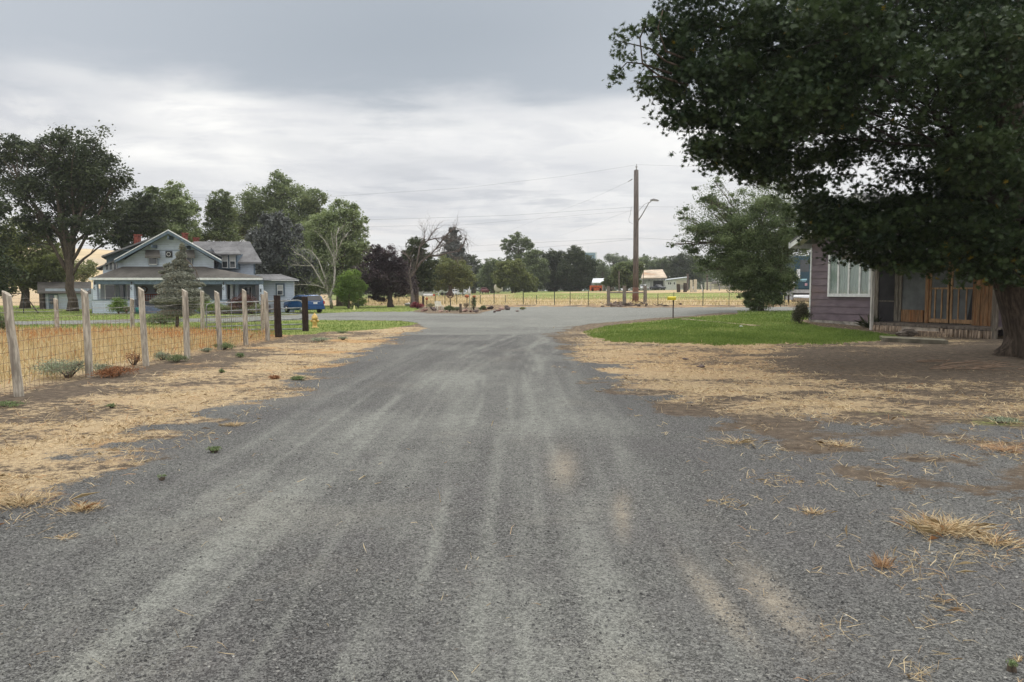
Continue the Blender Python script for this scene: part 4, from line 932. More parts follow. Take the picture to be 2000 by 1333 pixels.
bush('shrub', 'round green shrub in front of the left knee wall of the porch', 'shrub', 231, 609, 34, 30, LM_bright, .12, 3500, PG, Y=60.2)
bush('flowering_shrub', 'pink flowering shrub beside the teal pot', 'shrub', 247, 611, 14, 16, LM_lite, .09, 900, PG, Y=60.2, flowers=(PNKF, 60, .12))
bush('shrub', 'yellow green shrub right of the young spruce', 'shrub', 411, 604, 40, 24, LM_bright, .12, 3500, PG, Y=60.2, flowers=(YELF, 150, .1))
bush('shrub', 'dark green shrub between the spruce and the yellow green shrub', 'shrub', 397, 600, 22, 34, LM_mid, .12, 2600, PG, Y=60.2)
bush('shrub', 'reddish brown shrub against the porch right of the columns', 'shrub', 478, 601, 52, 38, leafmat('leaves_redbrown', (.06, .025, .02), (.15, .06, .045), None, .9, .25), .12, 4200, PG, Y=60.2)
bush('shrub', 'light green rose bush in front of the reddish brown shrub', 'shrub', 492, 605, 46, 20, LM_lite, .11, 3200, PG, Y=60.2, flowers=(WHF, 60, .1))
bush('shrub', 'low clipped green hedge shrub behind the top rail of the gate', 'shrub', 440, 607, 60, 16, LM_lite, .11, 3200, PG, Y=60.2)
bush('shrub', 'dark low shrub at the foot of the young spruce', 'shrub', 318, 633, 60, 22, LM_mid, .08, 4200, None)
bush('shrub', 'green shrub at the left end of the pen fence', 'shrub', -6, 655, 50, 44, LM_mid, .08, 3000, None)
bush('shrub', 'low grey green shrub left of the plum tree', 'shrub', 700, 601, 24, 12, LM_silver, .12, 1200, None, flowers=(WHF, 80, .14))
bush('flowering_shrub', 'red leaved mound beside the split dead trunk', 'shrub', 815, 604, 26, 13, leafmat('leaves_red', (.13, .02, .03), (.30, .06, .07), None, .9, .2), .11, 2600)
bush('shrub', 'dry dark shrub at the near left corner of the mauve house', 'shrub', 1563, 633, 36, 38, leafmat('leaves_dry', (.05, .055, .032), (.16, .15, .10), (.22, .16, .1), .85, .2), .05, 9000)

# white outbuilding behind the big maple
def shed():
    Y0 = 76.; b = Pz(120, Y0); root = thing('outbuilding', 'small white outbuilding with brown roof behind the forked maple', 'shed', b)
    def P(px, py, dy=0.): return Pd(px, py, Y0+dy)
    m = MB(); a = P(88, 566); c = P(172, 606); m.box(a.x, Y0, b.z-.2, c.x, Y0+5, a.z+.1); m.build('wall', SID, root)
    m = MB(); a = [P(73, 572, -.4), P(178, 572, -.4), P(178, 551, 2.6), P(73, 551, 2.6)]; m.slab(a, (0, 0, -.12)); a2 = [P(73, 551, 2.61), P(178, 551, 2.61), P(178, 568, 5.4), P(73, 568, 5.4)]; m.slab(a2, (0, 0, -.12)); m.build('roof', SHB, root)
    m = MB(); a = P(94, 574, -.06); c = P(114, 605, -.06); m.box(a.x, Y0-.06, c.z, c.x, Y0, a.z); d = m.build('door', TRIM, root)
    for x0 in (97.5, 106): m = MB(); a = P(x0, 577, -.09); c = P(x0+6.5, 595, -.09); m.box(a.x, Y0-.09, c.z, c.x, Y0-.061, a.z); m.build('pane', WHT if x0 > 100 else GLS, d)
    m = MB(); m.box(P(80, 580).x, Y0-.3, b.z-.1, P(88, 580).x, Y0+.3, P(80, 573).z); m.build('corner_post', BARKD, root)
shed()

# ------------------------------------------------------------------ blue car
def lerp_prof(v, pr): return [float(np.interp(v, [p[0] for p in pr], [p[i] for p in pr])) for i in range(1, len(pr[0]))]
def car(name, label, loc, rot, paint, L=4.3, Wd=1.72, H=1.58, scale=1., group=None, pickup=False, plate=True):
    root = thing(name, label, 'car' if not pickup else 'pickup truck', loc, group)
    M = Matrix.Translation(loc) @ Matrix.Rotation(rot, 4, 'Z') @ Matrix.Scale(scale, 4)
    hw = Wd/2
    #      y      zbot  zbelt  hw_belt  zroof  hw_roof
    if not pickup:
        pr = [(-L/2, .42, .86, hw*.84, .90, hw*.74), (-L/2+.06, .32, .96, hw*.95, 1.02, hw*.80), (-L/2+.28, .30, 1.0, hw, 1.46, hw*.76), (-L/2+.55, .28, 1.02, hw, H, hw*.76), (-.7, .24, 1.0, hw, H+.02, hw*.77), (.15, .24, .98, hw, H-.05, hw*.75), (.5, .24, .97, hw, 1.26, hw*.76), (.92, .26, .95, hw*.98, .99, hw*.84), (L/2-.35, .28, .86, hw*.93, .90, hw*.72), (L/2-.06, .3, .72, hw*.84, .76, hw*.6), (L/2, .36, .62, hw*.72, .64, hw*.5)]
    else:
        pr = [(-L/2, .5, 1.05, hw*.97, 1.06, hw*.9), (-L/2+.05, .45, 1.1, hw, 1.11, hw*.93), (-.55, .4, 1.1, hw, 1.11, hw*.93), (-.5, .4, 1.1, hw, 1.2, hw*.85), (-.38, .4, 1.1, hw, 1.72, hw*.78), (.55, .4, 1.1, hw, 1.74, hw*.78), (1.05, .4, 1.08, hw, 1.14, hw*.86), (L/2-.1, .45, .98, hw*.95, 1.0, hw*.8), (L/2, .5, .85, hw*.9, .87, hw*.7)]
    m = MB(M); rings = []; vv = []
    for (y, zb, zt, wb, zr, wr) in pr:
        zm = zb+(zt-zb)*.45; half = [(0, zb), (wb*.9, zb), (wb*.99, zb+.08), (wb, zm), (wb*.985, zt), (wr+(wb*.98-wr)*.12, zr-.04*(zr-zt > .2)), (wr*.8, zr), (0, zr+.015)]
        ring = [(x, y, z) for x, z in half]+[(-x, y, z) for x, z in half[-2:0:-1]]; vv += ring
    k = len(ring); ff = []
    for i in range(len(pr)-1):
        for j in range(k): ff.append((i*k+j, i*k+(j+1) % k, (i+1)*k+(j+1) % k, (i+1)*k+j))
    ff += [tuple(range(k)), tuple(range(len(pr)*k-1, (len(pr)-1)*k-1, -1))]
    m.add(vv, ff); body = m.build('body', paint, root, True)
    GT = glassmat('car_glass', (.012, .014, .016), .04, .7)
    def sidepatch(y0, y1, t0, t1, sgn, nm):
        q = []
        for (y, t) in ((y0, t0), (y1, t0), (y1, t1), (y0, t1)):
            zb, zt, wb, zr, wr = lerp_prof(y, pr); wt = wr+(wb*.98-wr)*.12; x = wb*.985+(wt-wb*.985)*t; z = zt+(zr-.04-zt)*t; q.append((sgn*(x+.012), y, z))
        MB(M).slab(q, (sgn*.01, 0, 0)).build(nm, GT, root)
    for sg in (-1, 1):
        if not pickup:
            sidepatch(-1.75, -.95, .1, .88, sg, 'side_window'); sidepatch(-.88, -.1, .1, .9, sg, 'side_window'); sidepatch(-.02, .42, .1, .84, sg, 'side_window')
        else: sidepatch(-.3, .55, .1, .88, sg, 'side_window')
    yb = -L/2
    if not pickup:
        q = [(-hw*.74, yb+.085, 1.05), (hw*.74, yb+.085, 1.05), (hw*.66, yb+.30, 1.45), (-hw*.66, yb+.30, 1.45)]; MB(M).slab([(a, b-.02, c) for a, b, c in q], (0, -.012, 0)).build('rear_window', GT, root)
        MB(M).slab([(-hw*.70, .90, 1.03), (hw*.70, .90, 1.03), (hw*.66, .52, 1.26), (-hw*.66, .52, 1.26)], (0, .02, .02)).build('windscreen', GT, root)
    else:
        MB(M).slab([(-hw*.7, -.46, 1.25), (hw*.7, -.46, 1.25), (hw*.7, -.4, 1.62), (-hw*.7, -.4, 1.62)], (0, -.02, 0)).build('rear_window', GT, root)
        MB(M).slab([(-hw*.75, 1.0, 1.2), (hw*.75, 1.0, 1.2), (hw*.7, .6, 1.68), (-hw*.7, .6, 1.68)], (0, .02, .02)).build('windscreen', GT, root)
    RL = mat('tail_light_red', (.35, .015, .012), .25, 0, .5); HLT = mat('lamp_clear', (.6, .6, .62), .15, 0, .6)
    for sg in (-1, 1):
        MB(M).box(sg*hw*.95-.09, yb-.005, .78, sg*hw*.95+.03, yb+.22, 1.0).build('tail_light', RL, root, bevel=.015)
        MB(M).box(sg*hw*.72-.12, L/2-.2, .60, sg*hw*.72+.12, L/2+.0, .76).build('headlight', HLT, root, bevel=.02)
        MB(M).box(sg*hw*1.0-.09 if sg > 0 else sg*hw*1.0-.12, .72, .98, sg*hw*1.0+.12 if sg > 0 else sg*hw*1.0+.09, .86, 1.12).build('door_mirror', paint, root, bevel=.02)
    MB(M).box(-hw*.93, yb-.09, .34, hw*.93, yb+.1, .58).build('bumper', paint, root, bevel=.03)
    if plate:
        MB(M).box(-.17, yb-.035, .78, .17, yb+.03, .92).build('license_plate', WHT, root)
        MB(M).box(-.4, yb-.02, .945, .4, yb+.03, .975).build('chrome_strip', mat('chrome', (.6, .6, .6), .2, 1., .5), root)
    TY = mat('tyre', (.018, .018, .02), .9, 0, .2); RM = mat('wheel_rim', (.45, .45, .46), .3, .8, .5)
    for sg in (-1, 1):
        for y in (-L/2+.78, L/2-.82):
            w = MB(M).lathe((sg*(hw-.12), y, .32), [(.30, -.1), (.32, -.07), (.32, .07), (.30, .1)], 20, 'x').build('wheel', TY, root, True)
            mm = MB(M); mm.lathe((sg*(hw-.10)+sg*.03, y, .32), [(.19, -.09), (.2, .055*sg if sg > 0 else .055), (.06, .07)], 14, 'x'); mm.build('rim', RM, w, True)
    if not pickup:
        m = MB(M)
        for sg in (-1, 1): m.tube([(sg*hw*.66, -1.5, H+.01), (sg*hw*.66, -1.4, H+.06), (sg*hw*.66, -.1, H+.08), (sg*hw*.66, .1, H+.02)], .018, 6)
        m.build('roof_rack', mat('rack_grey', (.35, .36, .37), .4, .5), root)
    return root
BLUE = mat('blue_car_paint', (.010, .065, .19), .22, .3, .6, .03, 2.)
c0 = Gp(592, 611.5); car('blue_car', 'metallic blue compact car with silver roof rails parked beside the farmhouse annex', c0, R(42), BLUE, 4.4, 1.74, 1.48)

# ------------------------------------------------------------------ pen fence, gate, hydrant
WOOD = mat('weathered_post', (.42, .38, .32), .9, 0, .15, .2, 5., .5, 25., (5, 5, .7), (.23, .2, .17))
WOODD = mat('dark_stained_post', (.035, .024, .02), .85, 0, .2, .25, 6., .5, 25., (5, 5, .7))
WIRE = mat('galvanised_wire', (.25, .24, .23), .5, .6, .4, .2)
RUSTW = mat('rusty_wire', (.16, .11, .085), .7, .3, .3, .2)
def post(parent, foot, top, r, mt, cut=.09, label=None, seg=12, name='post'):
    foot, top = Vector(foot), Vector(top); m = MB(); n = 7; pts = []; rr = []
    for i in range(n+1): t = i/n; pts.append(foot.lerp(top, t)+Vector((random.uniform(-1, 1), random.uniform(-1, 1), 0))*r*.06); rr.append(r*(1.06-.1*t)*random.uniform(.97, 1.03))
    m.tube([pts[0]-Vector((0, 0, .2))]+pts, [rr[0]]+rr, seg)
    for k in range(len(m.v)-seg, len(m.v)):     # slanted saw cut on the top
        v = m.v[k]; v.z -= (v.x-top.x)/r*cut*.5+cut*.4
    return m.build(name, mt, parent, False, label)
def pen():
    fx = -8.33
    root = thing('wire_fence', 'woven wire fence on slant cut round wooden posts beside the gravel road', 'fence', (fx, 18, 0))
    spec = [(38, 775, 12, 570), (175, 737, 165, 567), (285, 715, 275, 563), (366, 700, 361, 567), (430, 684, 423, 570), (480, 674, 477, 567), (523, 665, 519, 570)]
    feet = []
    for bx_, by, tx, ty in spec:
        f = Gp(bx_, by); feet.append(f); post(root, f, Pd(tx, ty-2, f.y), .066 if by > 700 else .072, WOOD, .1)
    f0 = feet[0]+(feet[0]-feet[1]); f00 = f0+(feet[0]-feet[1]); post(root, f0, f0+Vector((-.15, 0, 1.72)), .085, WOOD, .12); post(root, f00, f00+Vector((-.15, 0, 1.72)), .085, WOOD, .12)
    fa = Gp(544, 659); fb = Gp(597, 648)
    post(root, fa, Pd(541, 577, fa.y), .125, WOODD, .01, 'dark stained square cut gate side post')
    # mesh panels between consecutive posts
    allf = [f00, f0]+feet+[fa]
    m = MB(); m2 = MB()
    for k in range(len(allf)-1):
        A, B = allf[k], allf[k+1]; L = (B-A).length; d = (B-A)/L; off = Vector((-.10, 0, 0)); wr = .0030 if A.y < 20 else .0042
        for h in (.05, .17, .29, .42, .56, .72, .88, 1.05, 1.22): 
            m.tube([A+off+Vector((0, 0, h)), A.lerp(B, .5)+off+Vector((random.uniform(-.01, .01), 0, h-random.uniform(0, .02))), B+off+Vector((0, 0, h))], wr, 4, False)
        m2.tube([A+off+Vector((0, 0, 1.36)), A.lerp(B, .5)+off+Vector((0, 0, 1.33)), B+off+Vector((0, 0, 1.36))], wr*1.3, 4, False)
        nst = int(L/.152)
        for i in range(nst): q = A+d*(i+.5)*L/nst+off; m.tube([q+Vector((0, 0, .04)), q+Vector((random.uniform(-.006, .006), 0, .6)), q+Vector((random.uniform(-.012, .012), 0, 1.22))], wr*.9, 4, False)
    m.build('wire_mesh', RUSTW, root, fix=False); m2.build('top_wire', WIRE, root, fix=False)
    # back fence of the pen
    r2 = thing('wire_fence', 'far side fence of the dry grass pen with short round posts', 'fence', (-15, 31, 0))
    fs = []
    for bx_, by, tx, ty in ((112, 651, 109, 583), (258, 646, 258, 583), (396, 645, 395, 568)):
        f = Gp(bx_, by); fs.append(f); post(r2, f, Pd(tx, ty, f.y), .085, WOOD, .07)
    fs = [fs[0]+(fs[0]-fs[1])*1.4]+fs
    m = MB()
    for k in range(len(fs)-1):
        A, B = fs[k], fs[k+1]; L = (B-A).length; d = (B-A)/L; n = int(L/.3)
        for h in (.1, .4, .7, 1., 1.25, 1.4): m.tube([A+Vector((0, 0, h)), B+Vector((0, 0, h))], .004, 4, False)
        for i in range(n): q = A+d*(i+.5)*L/n; m.tube([q+Vector((0, 0, .05)), q+Vector((0, 0, 1.25))], .003, 4, False)
    m.build('wire_mesh', WIRE, r2, fix=False)
    # tubular gate
    Yg = fb.y-.05; gate = thing('tube_gate', 'grey tubular steel farm gate closing the dry grass pen', 'gate', Pz(500, Yg))
    GM = mat('gate_steel', (.26, .27, .28), .5, .2, .4, .2)
    m = MB(); L0, R0 = 403, 591; ptl = [Pd(L0, 645, Yg), Pd(L0, 600, Yg), Pd(L0+1.5, 596, Yg), Pd(L0+6, 593.5, Yg), Pd(L0+12, 592.5, Yg), Pd(582, 587, Yg), Pd(588, 588.5, Yg), Pd(R0, 593, Yg), Pd(R0, 643, Yg)]
    m.tube(ptl+[ptl[0]], .028, 8, False); m.build('gate_frame', GM, gate, True, fix=False)
    for yl, yr in ((609.5, 601.5), (619.5, 612.5), (631.5, 623.), (638.5, 633.5)): MB().tube([Pd(L0, yl, Yg), Pd(R0, yr, Yg)], .024, 8).build('rail', GM, gate, True, fix=False)
    m = MB()
    for px in (452, 500, 545): m.tube([Pd(px, 591, Yg-.03), Pd(px, 644, Yg-.03)], .014, 6)
    m.build('brace', GM, gate, True, fix=False)
    p1 = thing('gate_post', 'dark brown round post holding the right end of the tube gate', 'post', fb); post(p1, fb, Pd(595, 579, fb.y), .13, WOODD, .02)
    f = Gp(514, 652); p2 = thing('gate_post', 'grey weathered post standing behind the middle of the tube gate', 'post', f); post(p2, f, Pd(513, 575, f.y), .08, WOOD, .02)
pen()

def hydrant():
    b = Gp(615, 641); root = thing('fire_hydrant', 'yellow fire hydrant on the grass beside the dark gate post', 'fire hydrant', b)
    YP = mat('hydrant_yellow', (.62, .42, .14), .5, 0, .4, .12, 8); b = Vector(b)
    MB().lathe(b, [(.13, -.1), (.13, .0), (.17, .0), (.17, .03), (.115, .04), (.105, .10), (.105, .42), (.15, .43), (.15, .46)], 18).build('barrel', YP, root, True)
    MB().lathe(b+Vector((0, 0, .461)), [(.15, 0), (.15, .025), (.12, .04), (.115, .09), (.085, .14), (.04, .17), (.03, .18), (.03, .23)], 18).build('bonnet', YP, root, True)
    for s_ in (-1, 1):
        n = MB().lathe(b+Vector((s_*.10, 0, .33)), [(.05, -.03), (.05, .03), (.062, .03), (.062, .07), (.025, .075), (.025, .1)] if s_ > 0 else [(.025, -.1), (.025, -.075), (.062, -.07), (.062, -.03), (.05, -.03), (.05, .03)], 12, 'x').build('nozzle', YP, root, True)
    MB().lathe(b+Vector((0, -.10, .30)), [(.03, -.1), (.075, -.09), (.075, -.03), (.06, .02)], 14, 'y').build('pumper_nozzle', YP, root, True)
hydrant()
# ------------------------------------------------------------------ mauve house on the right
VX = Vector((.348, -.937, 0)).normalized(); NX = Vector((-.937, -.348, 0)).normalized(); A0 = Vector((13.3, 33., 0))
def HW(t, o, z): return A0+VX*t+NX*o+Vector((0, 0, z))
def tpx(px, o=0.):
    u = (px-1000)/FPX/(CP+(666.5-575)/FPX*SP); B = A0+NX*o
    return (B.y*u-B.x)/(VX.x-VX.y*u)
def zpy(px, py, o=0.): q = HW(tpx(px, o), o, 0); return Pd(px, py, q.y).z
def mauve():
    root = thing('mauve_house', 'mauve lap sided house with white framed window and unfinished wooden porch', 'house', HW(4, -2, .25))
    MV = mat('mauve_paint', (.152, .120, .138), .75, 0, .25, .10, 1.6, .15, 30., (1, 1, 3), (.165, .122, .125))
    def hb(m, t0, o0, z0, t1, o1, z1):
        return m.slab([HW(t0, o0, z0), HW(t1, o0, z0), HW(t1, o1, z0), HW(t0, o1, z0)], (0, 0, z1-z0))
    # lap siding: every board tilts out at its lower edge
    m = MB(); z = .42; pitch = .302
    def top(t): return 3.62+.47*(min(t, 6-t)+.7)-.1
    k = 0
    while z < 5.6:
        z1 = z+pitch; tl, tr = 0., 9.0
        if z1 > top(0): tl = (z1+.1-3.62)/.47-.7; tr = 6-tl
        if z1 > 3.3 and tr > 6: tr = 6.
        if tl < tr-.1:
            m.slab([HW(tl, .028, z), HW(tr, .028, z), HW(tr, .001, z1+.015), HW(tl, .001, z1+.015)], tuple(NX*-.02))
        z = z1; k += 1
    m.build('wall', MV, root)
    m = MB(); hb(m, .02, -.03, .2, 9., -8, 3.35); m.build('wall', mat('house_inner_wall', (.10, .085, .09), .9), root)
    m = MB(); hb(m, -.01, .04, -.1, 3.7, -.02, .41); m.build('foundation', mat('concrete', (.30, .28, .25), .95, 0, .1, .2, 4, .5), root)
    m = MB(); hb(m, -.03, .045, .4, .045, -.06, 3.6); m.build('corner_trim', WHT, root)
    # roof with white barge board and soffit
    for t0, t1 in ((-.7, 3.), (6.7, 3.)):
        z0, z1 = 3.62, 3.62+.47*3.7
        MB().slab([HW(t0, .62, z0+.2), HW(t1, .62, z1+.2), HW(t1, -9, z1+.2), HW(t0, -9, z0+.2)], (0, 0, .07)).build('roof', SHG, root)
        MB().slab([HW(t0, .6, z0-.02), HW(t1, .6, z1-.02), HW(t1, .6, z1+.2), HW(t0, .6, z0+.2)], tuple(NX*-.04)).build('barge_board', WHT, root)
        MB().slab([HW(t0, .56, z0+.10), HW(t1, .56, z1+.10), HW(t1, .0, z1+.10), HW(t0, .0, z0+.10)], (0, 0, .03)).build('soffit', mat('soffit', (.45, .43, .40), .8), root)
    m = MB(); m.slab([HW(-.74, .64, 3.60), HW(-.70, .64, 3.60), HW(-.70, -9, 3.60), HW(-.74, -9, 3.60)], (0, 0, .26)); m.build('fascia', WHT, root)
    # window
    tA, tB = tpx(1620), tpx(1704); z0, z1 = 1.44, 3.3
    m = MB(); hb(m, tA, .125, z0, tB, .03, z0+.13); hb(m, tA, .12, z1-.1, tB, .03, z1); hb(m, tA, .122, z0+.131, tA+.10, .03, z1-.101); hb(m, tB-.10, .122, z0+.131, tB, .03, z1-.101)
    w = m.build('window', WHT, root)
    for i in range(1, 4): t = tA+(tB-tA)*i/4; m = MB(); hb(m, t-.045, .115, z0+.131, t+.045, .03, z1-.101); m.build('mullion', WHT, w)
    m = MB(); m.add([HW(tA+.02, .085, z0+.02), HW(tB-.02, .085, z0+.02), HW(tB-.02, .085, z1-.02), HW(tA+.02, .085, z1-.02)], [(0, 1, 2, 3)])
    gm = bpy.data.materials.new('window_glass_clear'); gm.use_nodes = True; t_ = gm.node_tree; t_.nodes.clear(); h = G_(t_)
    tr = N(t_, 'ShaderNodeBsdfTransparent'); tr.inputs[0].default_value = (.93, .95, .94, 1); gl = N(t_, 'ShaderNodeBsdfGlossy'); gl.inputs['Roughness'].default_value = .03
    mx = N(t_, 'ShaderNodeMixShader'); mx.inputs[0].default_value = .13; t_.links.new(tr.outputs[0], mx.inputs[1]); t_.links.new(gl.outputs[0], mx.inputs[2]); oo = N(t_, 'ShaderNodeOutputMaterial'); t_.links.new(mx.outputs[0], oo.inputs[0])
    m.build('pane', gm, w)
    m = MB(); nn = 60; vv = []
    for i in range(nn+1):
        t = tA+.03+(tB-tA-.06)*i/nn; o = .052+.014*math.sin(i*1.25)
        vv += [HW(t, o, z0+.03), HW(t, o, z1-.03)]
    m.add(vv, [(2*i, 2*i+2, 2*i+3, 2*i+1) for i in range(nn)]); m.build('curtain', mat('curtain_green_grey', (.30, .36, .335), .9, 0, .1, .15, 6, 0, 30, (6, 6, .2)), w, fix=False)
    # porch ---------------------------------------------------
    CED = mat('cedar_boards', (.23, .13, .065), .7, 0, .25, .28, 3., .3, 20., (12, 12, .8), (.24, .10, .035)); CEDL = mat('cedar_frame', (.31, .19, .10), .65, 0, .25, .18, 4., .2, 20., (4, 4, 1.)); OLDW = mat('old_grey_wood', (.16, .14, .115), .9, 0, .15, .25, 4., .6, 20., (8, 8, .7), (.10, .085, .07))
    SCR = mat('insect_screen', (.10, .105, .105), .55, 0, .3, .15, 2.); DRK = mat('dark_screen', (.022, .02, .022), .6, 0, .2, .2, 3.); LOG = mat('split_log', (.31, .24, .18), .9, 0, .15, .28, 4., .6, 18., (6, 6, .8), (.17, .13, .10)); PLK = mat('deck_plank', (.12, .10, .085), .9, 0, .15, .3, 3., .6, 20., (3, 3, 1), (.2, .17, .14))
    FZ = .52
    def wp(name, mt, px0, py0, px1, py1, o0, o1, par=root, label=None):
        t0, t1 = tpx(px0, o0), tpx(px1, o0); q = (px0+px1)/2; za, zb = zpy(q, py0, o0), zpy(q, py1, o0); m = MB(); hb(m, t0, o0, zb, t1, o1, za); return m.build(name, mt, par, label=label)
    te = tpx(1952)
    m = MB(); hb(m, 3.62, .032, FZ-.3, te, -.028, 3.2); m.build('porch_wall', OLDW, root)
    m = MB(); hb(m, tpx(1708, .1), .1, FZ, tpx(1715, .1), .034, 3.1); hb(m, tpx(1747, .1), .1, FZ, tpx(1754, .1), .034, 3.1); hb(m, tpx(1756, .1), .12, FZ, tpx(1761, .1), .034, 3.1); m.build('door_frame', OLDW, root)
    d = wp('screen_door', DRK, 1715.5, 505, 1746.5, 629, .07, .036); wp('rail', OLDW, 1716, 587.5, 1746, 589.5, .09, .071, d); 
    wp('screen_panel', SCR, 1762, 505, 1808, 606, .07, .036, label='torn grey insect screen'); 
    m = MB(); pxs = np.linspace(1762, 1808, 9)
    for i in range(8): hb(m, tpx(pxs[i]), .09, FZ, tpx(pxs[i+1])-.012, .036, zpy(1785, 605.5)); 
    m.build('wainscot', CED, root)
    m = MB(); hb(m, tpx(1808, .12), .15, FZ, tpx(1814.5, .12), .036, 3.1); m.build('door_post', CED, root)
    for L_, R_, mu in ((1815, 1853, (1826, 1839)), (1856.5, 1903, (1871.5, 1887))):
        z0_, z1_, zr = FZ+.02, 3.0, zpy(1850, 562)
        m = MB(); hb(m, tpx(L_, .1), .10, z0_, tpx(L_+3.2, .1), .05, z1_); hb(m, tpx(R_-3.2, .1), .10, z0_, tpx(R_, .1), .05, z1_); hb(m, tpx(L_+3.3, .1), .098, z0_, tpx(R_-3.3, .1), .05, z0_+.14); hb(m, tpx(L_+3.3, .1), .098, zr-.06, tpx(R_-3.3, .1), .05, zr)
        dl = m.build('porch_door', CEDL, root)
        m = MB(); hb(m, tpx(L_+.5, .07), .062, z0_+.02, tpx(R_-.5, .07), .036, z1_-.02); m.build('screen', SCR, dl)
        m = MB()
        for q in mu: hb(m, tpx(q-1.2, .1), .09, z0_+.145, tpx(q+1.2, .1), .064, zr-.065)
        m.build('muntin', CEDL, dl)
    m = MB(); m.slab([HW(tpx(1893), .066, FZ+.1), HW(tpx(1902), .066, FZ+.1), HW(tpx(1902), .066, FZ+1.2)], tuple(NX*.004)); m.build('torn_screen', DRK, root)
    m = MB(); pxs = np.linspace(1904, 1952, 7)
    for i in range(6):
        hb(m, tpx(pxs[i]), .10+.012*(i % 2), FZ-.12, tpx(pxs[i+1])-.015, .036, 3.05)
    m.build('cedar_wall', CED, root)
    # deck
    t0, t1 = tpx(1708, 1.2), tpx(1952, 1.2)
    m = MB(); n = 7
    for i in range(n): hb(m, t0, .04+1.2*i/n, FZ-.075+random.uniform(-.01, .01), t1+random.uniform(0, .1), .04+1.2*(i+.93)/n, FZ-.02+random.uniform(-.004, .004))
    m.build('deck_floor', PLK, root)
    m = MB(); hb(m, t0, 1.25, FZ-.11, t1, 1.2, FZ-.03); m.build('deck_edge', PLK, root)
    m = MB(); t = t0+.07
    while t < t1-.05:
        w_ = random.uniform(.055, .085); c = HW(t, 1.2, 0); gz = tz(c.x, c.y)
        skip = tpx(1764, 1.2) < t < tpx(1838, 1.2)
        if not skip: m.tube([Vector((c.x, c.y, gz-.12)), Vector((c.x+random.uniform(-.01, .01), c.y, FZ-.115+random.uniform(-.02, 0)))], [w_, w_*.95], 8)
        t += w_*2.0
    m.build('log_skirt', LOG, root, True)
    m = MB(); hb(m, tpx(1764, 1.2), 1.23, .22, tpx(1838, 1.2), 1.14, FZ-.115); m.build('skirt_board', mat('pale_board', (.36, .31, .26), .9, 0, .15, .2, 3, .4), root)
    m = MB(); c = HW(t0-.03, 1.27, 0); m.box(c.x-.05, c.y-.05, tz(c.x, c.y)-.1, c.x+.05, c.y+.05, 3.0); m.build('porch_post', mat('chalky_white_post', (.50, .48, .45), .8, 0, .2, .15, 4, .2, 20, (4, 4, .6)), root)
    m = MB(); c = HW(t1-.1, 1.22, 0); m.box(c.x-.07, c.y-.07, tz(c.x, c.y)-.1, c.x+.07, c.y+.07, 3.0); m.build('porch_post', OLDW, root)
    MB().slab([HW(3.6, 1.75, 2.95), HW(te+.6, 1.75, 2.95), HW(te+.6, -2.5, 3.85), HW(3.6, -2.5, 3.85)], (0, 0, .1)).build('porch_roof', SHG, root)
    m = MB(); hb(m, 3.58, 1.80, 2.9, te+.62, 1.76, 3.08); m.build('fascia', OLDW, root)
    # step in front of the deck
    c = Gp(1785, 668); st = thing('concrete_step', 'mossy low concrete slab step in front of the log skirted deck', 'step', c)
    a, b = Gp(1723, 668), Gp(1852, 676); a2 = a+Vector((.45, 1.1, 0)); b2 = b+Vector((.4, 1.0, 0)); m = MB(); z = max(a.z, b.z)+.13
    m.slab([Vector((q.x, q.y, z)) for q in (a, b, b2, a2)], (0, 0, -.35)); m.build('slab', mat('mossy_concrete', (.17, .155, .12), .95, 0, .1, .2, 3, .8, 15, (1, 1, 1), (.12, .13, .07)), st)
    cr = Pd(1770, 655, c.y+.7); o = MB().rock((cr.x, cr.y, z+.12), .34, .26, .15, .35, 3, 5).build('boulder', mat('brown_stone', (.16, .135, .115), .95, 0, .1, .25, 3, .8), None); props(o, 'brown boulder resting on the left half of the concrete step', 'rock')
    q = Pd(1812, 655, c.y+.65); m = MB(Matrix.Translation((q.x, q.y, z)) @ Matrix.Rotation(-.85, 4, 'Z')); m.box(-.5, -.14, .002, .5, .14, .11); m.box(-.3, -.1, .112, .45, .1, .17); o = m.build('timber_offcut', LOG, None, bevel=.01); props(o, 'stacked grey timber offcuts on the concrete step right of the boulder', 'timber')
mauve()

def spiky(name, label, px, py, h, n, lm, cat='plant', group=None, spread=.5, w=.02, Y=None):
    b0 = Gp(px, py) if Y is None else Pz(px, Y); s = b0.y/FPX; H_ = h*s
    v = []
    for i in range(n):
        a = rng.random()*6.28; e = rng.uniform(.45, 1.45); L = H_*rng.uniform(.6, 1.1); d = np.array([math.cos(a)*math.cos(e), math.sin(a)*math.cos(e), math.sin(e)]); sd = np.array([-math.sin(a), math.cos(a), 0])*w*rng.uniform(.6, 1.2)
        q = np.array(b0)+np.array([rng.normal(0, 1), rng.normal(0, 1), 0])*H_*spread*.25; mid = q+d*L*.55+np.array([0, 0, .05*L]); tip = q+d*L+np.array([0, 0, -.12*L])*math.cos(e)
        v += [q-sd, q+sd, mid+sd*.8, tip, mid-sd*.8]
    o = np_mesh(name, np.array(v)-np.array(b0), 5, lm, None, rng.random(n)); o.location = b0; WO[o.name] = Vector(b0)
    return props(o, label, cat, group)
spiky('yucca_plant', 'spiky yucca plant in the soil bed under the white framed window', 1698, 641, 34, 60, leafmat('yucca', (.04, .055, .03), (.13, .15, .08), None, .9, .2), w=.018)

